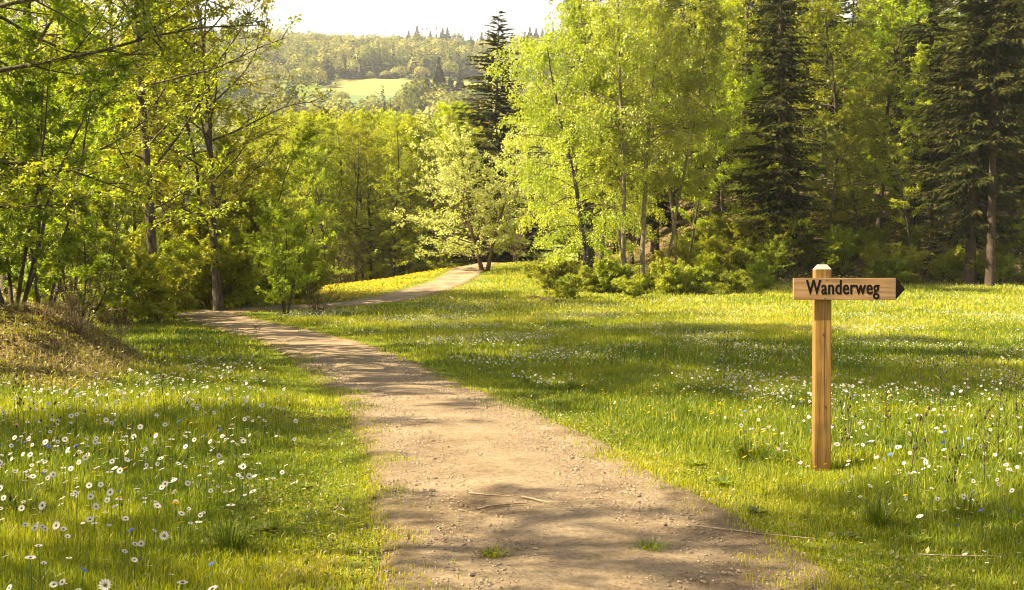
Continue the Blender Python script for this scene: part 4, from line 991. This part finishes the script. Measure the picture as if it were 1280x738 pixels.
# ------------------------------------------------------------------ stones and sticks
def rock_mesh(name, seed):
    rng = np.random.default_rng(seed); n = 7
    V = np.vstack([ringpts(n, .45, -.2), ringpts(n, .5, .12, .3), ringpts(n, .28, .34, .5), [[0, 0, .38]]])
    V = V * rng.uniform(.75, 1.2, (len(V), 1)) * np.array([1, rng.uniform(.6, 1), rng.uniform(.6, 1)])
    i = np.arange(n); j = (i + 1) % n
    Q = np.vstack([np.stack([i + k * n, j + k * n, j + (k + 1) * n, i + (k + 1) * n], 1) for k in (0, 1)] + [np.stack([i + 2 * n, j + 2 * n, np.full(n, 3 * n), np.full(n, 3 * n)], 1)])
    f = [tuple(q) if len(set(q)) == 4 else tuple(q[:3]) for q in Q.tolist()]
    me = bpy.data.meshes.new(name); me.from_pydata(V.tolist(), [], f); me.materials.append(M['stone']); me.polygons.foreach_set('use_smooth', [k % 3 == 0 for k in range(len(f))]); me.update(); return me
RK = [rock_mesh('pebble%d' % k, k) for k in range(5)]
rng = np.random.default_rng(95)
def path_points(n, y0, y1, edge=0.0):
    k = rng.integers(0, 90, n * 3); u = rng.uniform(-1, 1, n * 3); u = np.sign(u) * np.abs(u) ** (1 - edge)
    x = PL2[k, 0] + nrm[k, 0] * u * PHW[k] * .97 + rng.normal(0, .1, n * 3); y = PL2[k, 1] + nrm[k, 1] * u * PHW[k] * .97 + rng.uniform(-.13, .13, n * 3)
    kk = (y > y0) & (y < y1); x, y = x[kk][:n], y[kk][:n]
    return x, y
x, y = path_points(150, 5.4, 11.5, .35)
for a, b in zip(x, y):
    o = link('pebble', RK[rng.integers(5)], loc=(a, b, gz(a, b) + .034)); s = .016 + .030 * rng.uniform() ** 2.5; o.scale = (s * rng.uniform(.8, 1.6), s, s * .8); o.rotation_euler = (0, 0, rng.uniform(0, 6))
    tag(o, 'small grey brown pebble lying on the footpath', 'pebble', 'pebbles on the footpath')
x, y = path_points(15000, 4.5, 24, .2)
Vs, Qs = [], []
n = len(x); s = (.003 + .008 * rng.uniform(0, 1, n) ** 2.2) * (.7 + .03 * y); a = rng.uniform(0, 6.28, n)
c = np.stack([x, y, h(x, y) + .037], 1)
e1 = np.stack([np.cos(a), np.sin(a), 0 * a], 1) * (s * rng.uniform(.8, 1.5, n))[:, None]; e2 = np.stack([-np.sin(a), np.cos(a), 0 * a], 1) * s[:, None]; up = np.array([0, 0, 1.]) * (s * .7)[:, None]
V = np.stack([c - e1 - e2, c + e1 - e2, c + e1 + e2, c - e1 + e2, c - .5 * e1 - .6 * e2 + up, c + .6 * e1 - .4 * e2 + up, c + .5 * e1 + .6 * e2 + up, c - .6 * e1 + .5 * e2 + up], 1).reshape(-1, 3)
Q = (np.arange(n)[:, None, None] * 8 + np.array([[0, 1, 5, 4], [1, 2, 6, 5], [2, 3, 7, 6], [3, 0, 4, 7], [4, 5, 6, 7]])[None]).reshape(-1, 4)
tag(link('gravel', quadmesh('gravel', V, Q, M['stone'])), 'loose fine gravel strewn over the footpath', kind='stuff')

def stick(pts, r, label, name='stick'):
    P = np.array(pts, float); P3 = np.column_stack([P, h(P[:, 0], P[:, 1]) + .042 + r])[None]
    c = P3[0, 0].copy(); b = Buf(); b.tubes(P3 - c, np.linspace(r, r * .5, len(P))[None], 6)
    tag(link(name, b.mesh(name, M['stick']), loc=c), label, 'stick')
def gp(px, py):
    D = F * EYE / (py - HOR); return (at(px, D), D)
stick([gp(652, 632), gp(664, 634), gp(676, 637), gp(688, 639)], .008, 'pale thick stick lying in the middle of the footpath')
stick([gp(586, 627), gp(605, 629), gp(622, 630), gp(640, 631)], .006, 'thin pale stick left of the thick stick on the path')
stick([gp(596, 649), gp(610, 645), gp(630, 642), gp(660, 640)], .009, 'dark bent twig below the sticks on the path')
stick([gp(868, 667), gp(905, 671), gp(955, 677), gp(1020, 683)], .005, 'long straw coloured stalk lying on the right path edge')
stick([gp(418, 648), gp(426, 640), gp(431, 634)], .006, 'short curved stick in the grass at the left path edge')
stick([gp(1150, 703), gp(1200, 705), gp(1262, 704)], .005, 'pale dry stalk lying in the grass at the lower right')
# stones in the ditch below the birches
RB = [m_.copy() for m_ in RK[:3]]
for m_ in RB: m_.materials[0] = noisemat('ditch_rock', [(.3, (.04, .028, .018)), (.7, (.14, .10, .06))], 6, bump=.6)
for k, (px, D, s) in enumerate([(684, 47.5, .55), (702, 46.5, .45), (668, 49, .4)]):
    x = at(px, D); o = link('rock', RB[k], loc=(x, D, gz(x, D))); o.scale = (s * 1.6, s, s * .8); tag(o, ['middle', 'right', 'left'][k] + ' brown rock of the three in the ditch below the birches', 'rock', 'rocks in the ditch')

# ------------------------------------------------------------------ signpost
def wood(name, stops, axis, sc=1):
    m, nt, out = newmat(name); L = nt.links.new
    tc = N(nt, 'ShaderNodeTexCoord'); mp = N(nt, 'ShaderNodeMapping')
    st = [30 * sc, 30 * sc, 30 * sc]; st[axis] = 1.3 * sc; mp.inputs['Scale'].default_value = st
    L(tc.outputs['Object'], mp.inputs[0])
    n = N(nt, 'ShaderNodeTexNoise'); n.inputs['Scale'].default_value = 1.6; n.inputs['Detail'].default_value = 7; n.inputs['Distortion'].default_value = .6; L(mp.outputs[0], n.inputs['Vector'])
    r = ramp(nt, stops); L(n.outputs['Fac'], r.inputs[0])
    n2 = N(nt, 'ShaderNodeTexNoise'); n2.inputs['Scale'].default_value = 4; n2.inputs['Detail'].default_value = 3; L(tc.outputs['Object'], n2.inputs['Vector'])
    r2 = ramp(nt, [(.32, (.62, .66, .70)), (.5, (.9, .9, .9)), (.68, (1.08, 1.04, 1.0))]); L(n2.outputs['Fac'], r2.inputs[0])
    mu = N(nt, 'ShaderNodeMix', data_type='RGBA', blend_type='MULTIPLY'); mu.inputs[0].default_value = 1; L(r.outputs[0], mu.inputs[6]); L(r2.outputs[0], mu.inputs[7])
    last = mu.outputs[2]
    if axis == 2:    # wood darkens towards the foot of the post
        sp = N(nt, 'ShaderNodeSeparateXYZ'); L(tc.outputs['Object'], sp.inputs[0])
        ad = N(nt, 'ShaderNodeMath', operation='MULTIPLY_ADD'); ad.inputs[1].default_value = .25; L(n.outputs['Fac'], ad.inputs[0]); L(sp.outputs[2], ad.inputs[2])
        rr = ramp(nt, [(.12, (.42, .40, .34)), (.46, (1, 1, 1))]); L(ad.outputs[0], rr.inputs[0])
        m3 = N(nt, 'ShaderNodeMix', data_type='RGBA', blend_type='MULTIPLY'); m3.inputs[0].default_value = 1; L(last, m3.inputs[6]); L(rr.outputs[0], m3.inputs[7]); last = m3.outputs[2]
    b = N(nt, 'ShaderNodeBsdfPrincipled'); b.inputs['Roughness'].default_value = .65; b.inputs['Specular IOR Level'].default_value = .3; L(last, b.inputs['Base Color'])
    bp = N(nt, 'ShaderNodeBump'); bp.inputs['Strength'].default_value = .35; bp.inputs['Distance'].default_value = .004; L(n.outputs['Fac'], bp.inputs['Height']); L(bp.outputs[0], b.inputs['Normal'])
    L(b.outputs[0], out.inputs[0])
    return m
W1 = wood('post_wood', [(.25, (.12, .06, .014)), (.5, (.255, .138, .033)), (.75, (.36, .21, .06))], 2)
W2 = wood('board_wood', [(.25, (.16, .09, .042)), (.5, (.30, .18, .085)), (.75, (.39, .25, .125))], 0)
W3 = simple('weathered_cap', (.36, .30, .25), .8)
BK = simple('black_paint', (.007, .006, .005), .7, 0, .12)
IRON = simple('screw_head', (.06, .05, .045), .45)
import bmesh
def bm_obj(name, verts, faces, mat, parent, bevel=0, smooth=False, seg=2):
    me = bpy.data.meshes.new(name); bm = bmesh.new()
    vs = [bm.verts.new(v) for v in verts]
    for f in faces: bm.faces.new([vs[k] for k in f])
    bmesh.ops.recalc_face_normals(bm, faces=bm.faces)
    if bevel: bmesh.ops.bevel(bm, geom=list(bm.edges), offset=bevel, segments=seg, profile=.6, affect='EDGES')
    bm.to_mesh(me); bm.free(); me.materials.append(mat)
    return link(name, me, parent)
D0 = 9.4; X0 = at(1027.5, D0); z0 = gz(X0, D0)
sp_ = empty('signpost', (X0, D0, z0), rad(-5))
tag(sp_, 'square wooden signpost with a pointed board in the right meadow', 'signpost')
w = .066; zt = 1.660
base = [(-w, -w, -.3), (w, -w, -.3), (w, w, -.3), (-w, w, -.3), (-w, -w, zt), (w, -w, zt), (w, w, zt), (-w, w, zt)]
BOXF = [(0, 1, 2, 3), (4, 5, 6, 7), (0, 1, 5, 4), (1, 2, 6, 5), (2, 3, 7, 6), (3, 0, 4, 7)]
post = bm_obj('post', base, BOXF, W1, sp_, .005)
c = .035; zc = zt + .038
bm_obj('post_cap', [(-w, -w, zt - .002), (w, -w, zt - .002), (w, w, zt - .002), (-w, w, zt - .002), (-c, -c, zc), (c, -c, zc), (c, c, zc), (-c, c, zc)], BOXF, W3, sp_, .004)
# long drying crack and knots in the post's front face
crk = Buf(); zz = np.linspace(.35, 1.40, 14); rng = np.random.default_rng(3)
cx = .012 + np.cumsum(rng.normal(0, .0012, 14)); ww_ = .0016 * np.sin(np.linspace(.1, 3.04, 14)) + .0004
Vc = np.stack([np.stack([cx - ww_, np.full(14, -w - .0012), zz], 1), np.stack([cx + ww_, np.full(14, -w - .0012), zz], 1)], 1).reshape(-1, 3)
k = np.arange(13) * 2; link('crack', quadmesh('crack', Vc, np.stack([k, k + 1, k + 3, k + 2], 1), simple('crack_dark', (.05, .028, .012), .9)), sp_)
KN = simple('knot_wood', (.10, .045, .018), .7)
for kx, kz, r in ((.004, 1.12, .013), (.020, .525, .011), (-.03, .8, .005)):
    V = np.vstack([[(0, 0, 0)], ringpts(10, 1, 0)])[:, [0, 2, 1]] * np.array([r * .8, 1, r]) + np.array([kx, -w - .0016, kz])
    link('knot', quadmesh('knot', V, np.stack([np.zeros(10, int), 1 + np.arange(10), 1 + (np.arange(10) + 1) % 10, ], 1), KN, n=3), sp_)
# board
bz0, bz1 = 1.408, 1.587; bl, br, tipx = -.248, .571, .644; yb = -w - .0025; th_ = .036
mid = (bz0 + bz1) / 2
prof = [(bl, bz0), (br, bz0), (br, bz1), (bl, bz1)]
V = [(a, yb - th_, b) for a, b in prof] + [(a, yb, b) for a, b in prof]
board = bm_obj('board', V, BOXF, W2, sp_, .004)
tv = [(br + .001, bz0 + .004), (tipx, mid), (br + .001, bz1 - .004)]
V = [(a, yb - th_ + .001, b) for a, b in tv] + [(a, yb - .001, b) for a, b in tv]
bm_obj('arrow_tip', V, [(0, 1, 2), (3, 4, 5), (0, 1, 4, 3), (1, 2, 5, 4), (2, 0, 3, 5)], BK, board, .002)['label'] = 'black painted pointed end of the board'
cu = bpy.data.curves.new('lettering', 'FONT'); cu.body = 'Wanderweg'; cu.size = .195; cu.align_x = 'LEFT'; cu.extrude = .0012; cu.offset = .0012; cu.space_character = 1.06
to = bpy.data.objects.new('text_tmp', cu); COL.objects.link(to)
dg = bpy.context.evaluated_depsgraph_get(); me = bpy.data.meshes.new_from_object(to.evaluated_get(dg)); bpy.data.objects.remove(to)
me.materials.clear(); me.materials.append(BK)
xs = [v.co.x for v in me.vertices]; w_ = max(xs) - min(xs); x_off = min(xs)
TW = .584; zs = .116 / max(v.co.y for v in me.vertices)
for v in me.vertices: v.co = ((v.co.x - x_off) * TW / w_, -v.co.z, v.co.y * zs)
vv = [v.co.copy() for v in me.vertices]; ff = [tuple(p.vertices) for p in me.polygons]; nv = len(vv)
AV, AF = [], []
for c_, (dx_, dz_) in enumerate(((0, 0), (-.0024, .0005), (.0024, -.0005), (.0008, .0012))):
    AV += [(v.x + dx_, v.y + .0003 * c_, v.z + dz_) for v in vv]; AF += [tuple(k + nv * c_ for k in f) for f in ff]
me = bpy.data.meshes.new('lettering'); me.from_pydata(AV, [], AF); me.materials.append(BK); me.update()
lt = link('lettering', me, board); lt.location = (-.146, yb - th_ - .0006, bz0 + .047); lt['label'] = 'black lettering reading Wanderweg'
for sx, sz in ((.016, bz1 - .014), (.004, bz0 + .014)):
    V, Q = dome_geo(.0055, .003, 10); V = V[:, [0, 2, 1]] * np.array([1, -1, 1]) + np.array([sx, yb - th_ - .0004, sz])
    link('screw', quadmesh('screw', V, Q, IRON, smooth=True), board)

# ------------------------------------------------------------------ haze
HAZE = .00017
hb = [(-1900, -60, -6), (1900, -60, -6), (1900, 2100, -6), (-1900, 2100, -6)]
hz = bm_obj('haze', hb + [(a, b, 235) for a, b, _ in hb], BOXF, None, None) if False else None
me = bpy.data.meshes.new('haze')
me.from_pydata(hb + [(a, b, 262) for a, b, _ in hb], [], BOXF); me.update()
mh, nt, out = newmat('haze_air')
pv = N(nt, 'ShaderNodeVolumePrincipled'); pv.inputs['Color'].default_value = (.92, .95, 1, 1); pv.inputs['Density'].default_value = HAZE; pv.inputs['Anisotropy'].default_value = .1
nt.links.new(pv.outputs[0], out.inputs['Volume']); me.materials.append(mh)
hz = link('haze', me); tag(hz, 'pale warm haze veiling the distant hill', kind='stuff')

# ------------------------------------------------------------------ light, sky, camera
wd = bpy.data.worlds.new('World'); S.world = wd; wd.use_nodes = True
nt = wd.node_tree; bg = nt.nodes['Background']
sk = nt.nodes.new('ShaderNodeTexSky'); sk.sky_type = 'NISHITA'; sk.sun_disc = False; sk.sun_elevation = SUN_EL; sk.sun_rotation = SUN_AZ
sk.dust_density = 8.0; sk.air_density = 1.0; sk.ozone_density = .6; sk.altitude = 200
vm = nt.nodes.new('ShaderNodeMix'); vm.data_type = 'RGBA'; vm.inputs[7].default_value = (9.0, 8.4, 7.0, 1)
tcw = nt.nodes.new('ShaderNodeTexCoord'); spw = nt.nodes.new('ShaderNodeSeparateXYZ'); nt.links.new(tcw.outputs['Generated'], spw.inputs[0])
mrw = nt.nodes.new('ShaderNodeMapRange'); mrw.inputs[1].default_value = .12; mrw.inputs[2].default_value = .55; mrw.inputs[3].default_value = .8; mrw.inputs[4].default_value = .08
nt.links.new(spw.outputs[2], mrw.inputs[0]); nt.links.new(mrw.outputs[0], vm.inputs[0])
nt.links.new(sk.outputs[0], vm.inputs[6]); nt.links.new(vm.outputs[2], bg.inputs[0]); bg.inputs[1].default_value = .047
sl = bpy.data.lights.new('sun', 'SUN'); sl.energy = 5; sl.angle = rad(.53); sl.color = (1, .83, .55)
so = link('sun', sl); tv = Vector((TS.x * math.cos(SUN_EL), TS.y * math.cos(SUN_EL), math.sin(SUN_EL)))
so.rotation_euler = tv.to_track_quat('Z', 'Y').to_euler()
cm = bpy.data.cameras.new('camera'); cm.sensor_width = 36; cm.lens = F / 1280 * 36; cm.clip_end = 6000; cm.clip_start = .05
co = link('camera', cm, loc=(0, 0, EYE)); co.rotation_euler = (rad(90) - math.atan((369 - HOR) / F), 0, 0)
S.camera = co
S.view_settings.view_transform = 'Standard'; S.view_settings.look = 'None'; S.view_settings.gamma = 1
S.view_settings.exposure = 2.08
S.render.engine = 'CYCLES'
cy = S.cycles
cy.max_bounces = 9; cy.diffuse_bounces = 6; cy.transmission_bounces = 6; cy.glossy_bounces = 2; cy.transparent_max_bounces = 4; cy.volume_bounces = 0
cy.caustics_reflective = False; cy.caustics_refractive = False
cy.filter_width = 1.05
cy.use_denoising = True
try: cy.denoiser = 'OPENIMAGEDENOISE'
except Exception: pass
cy.sample_clamp_indirect = 6
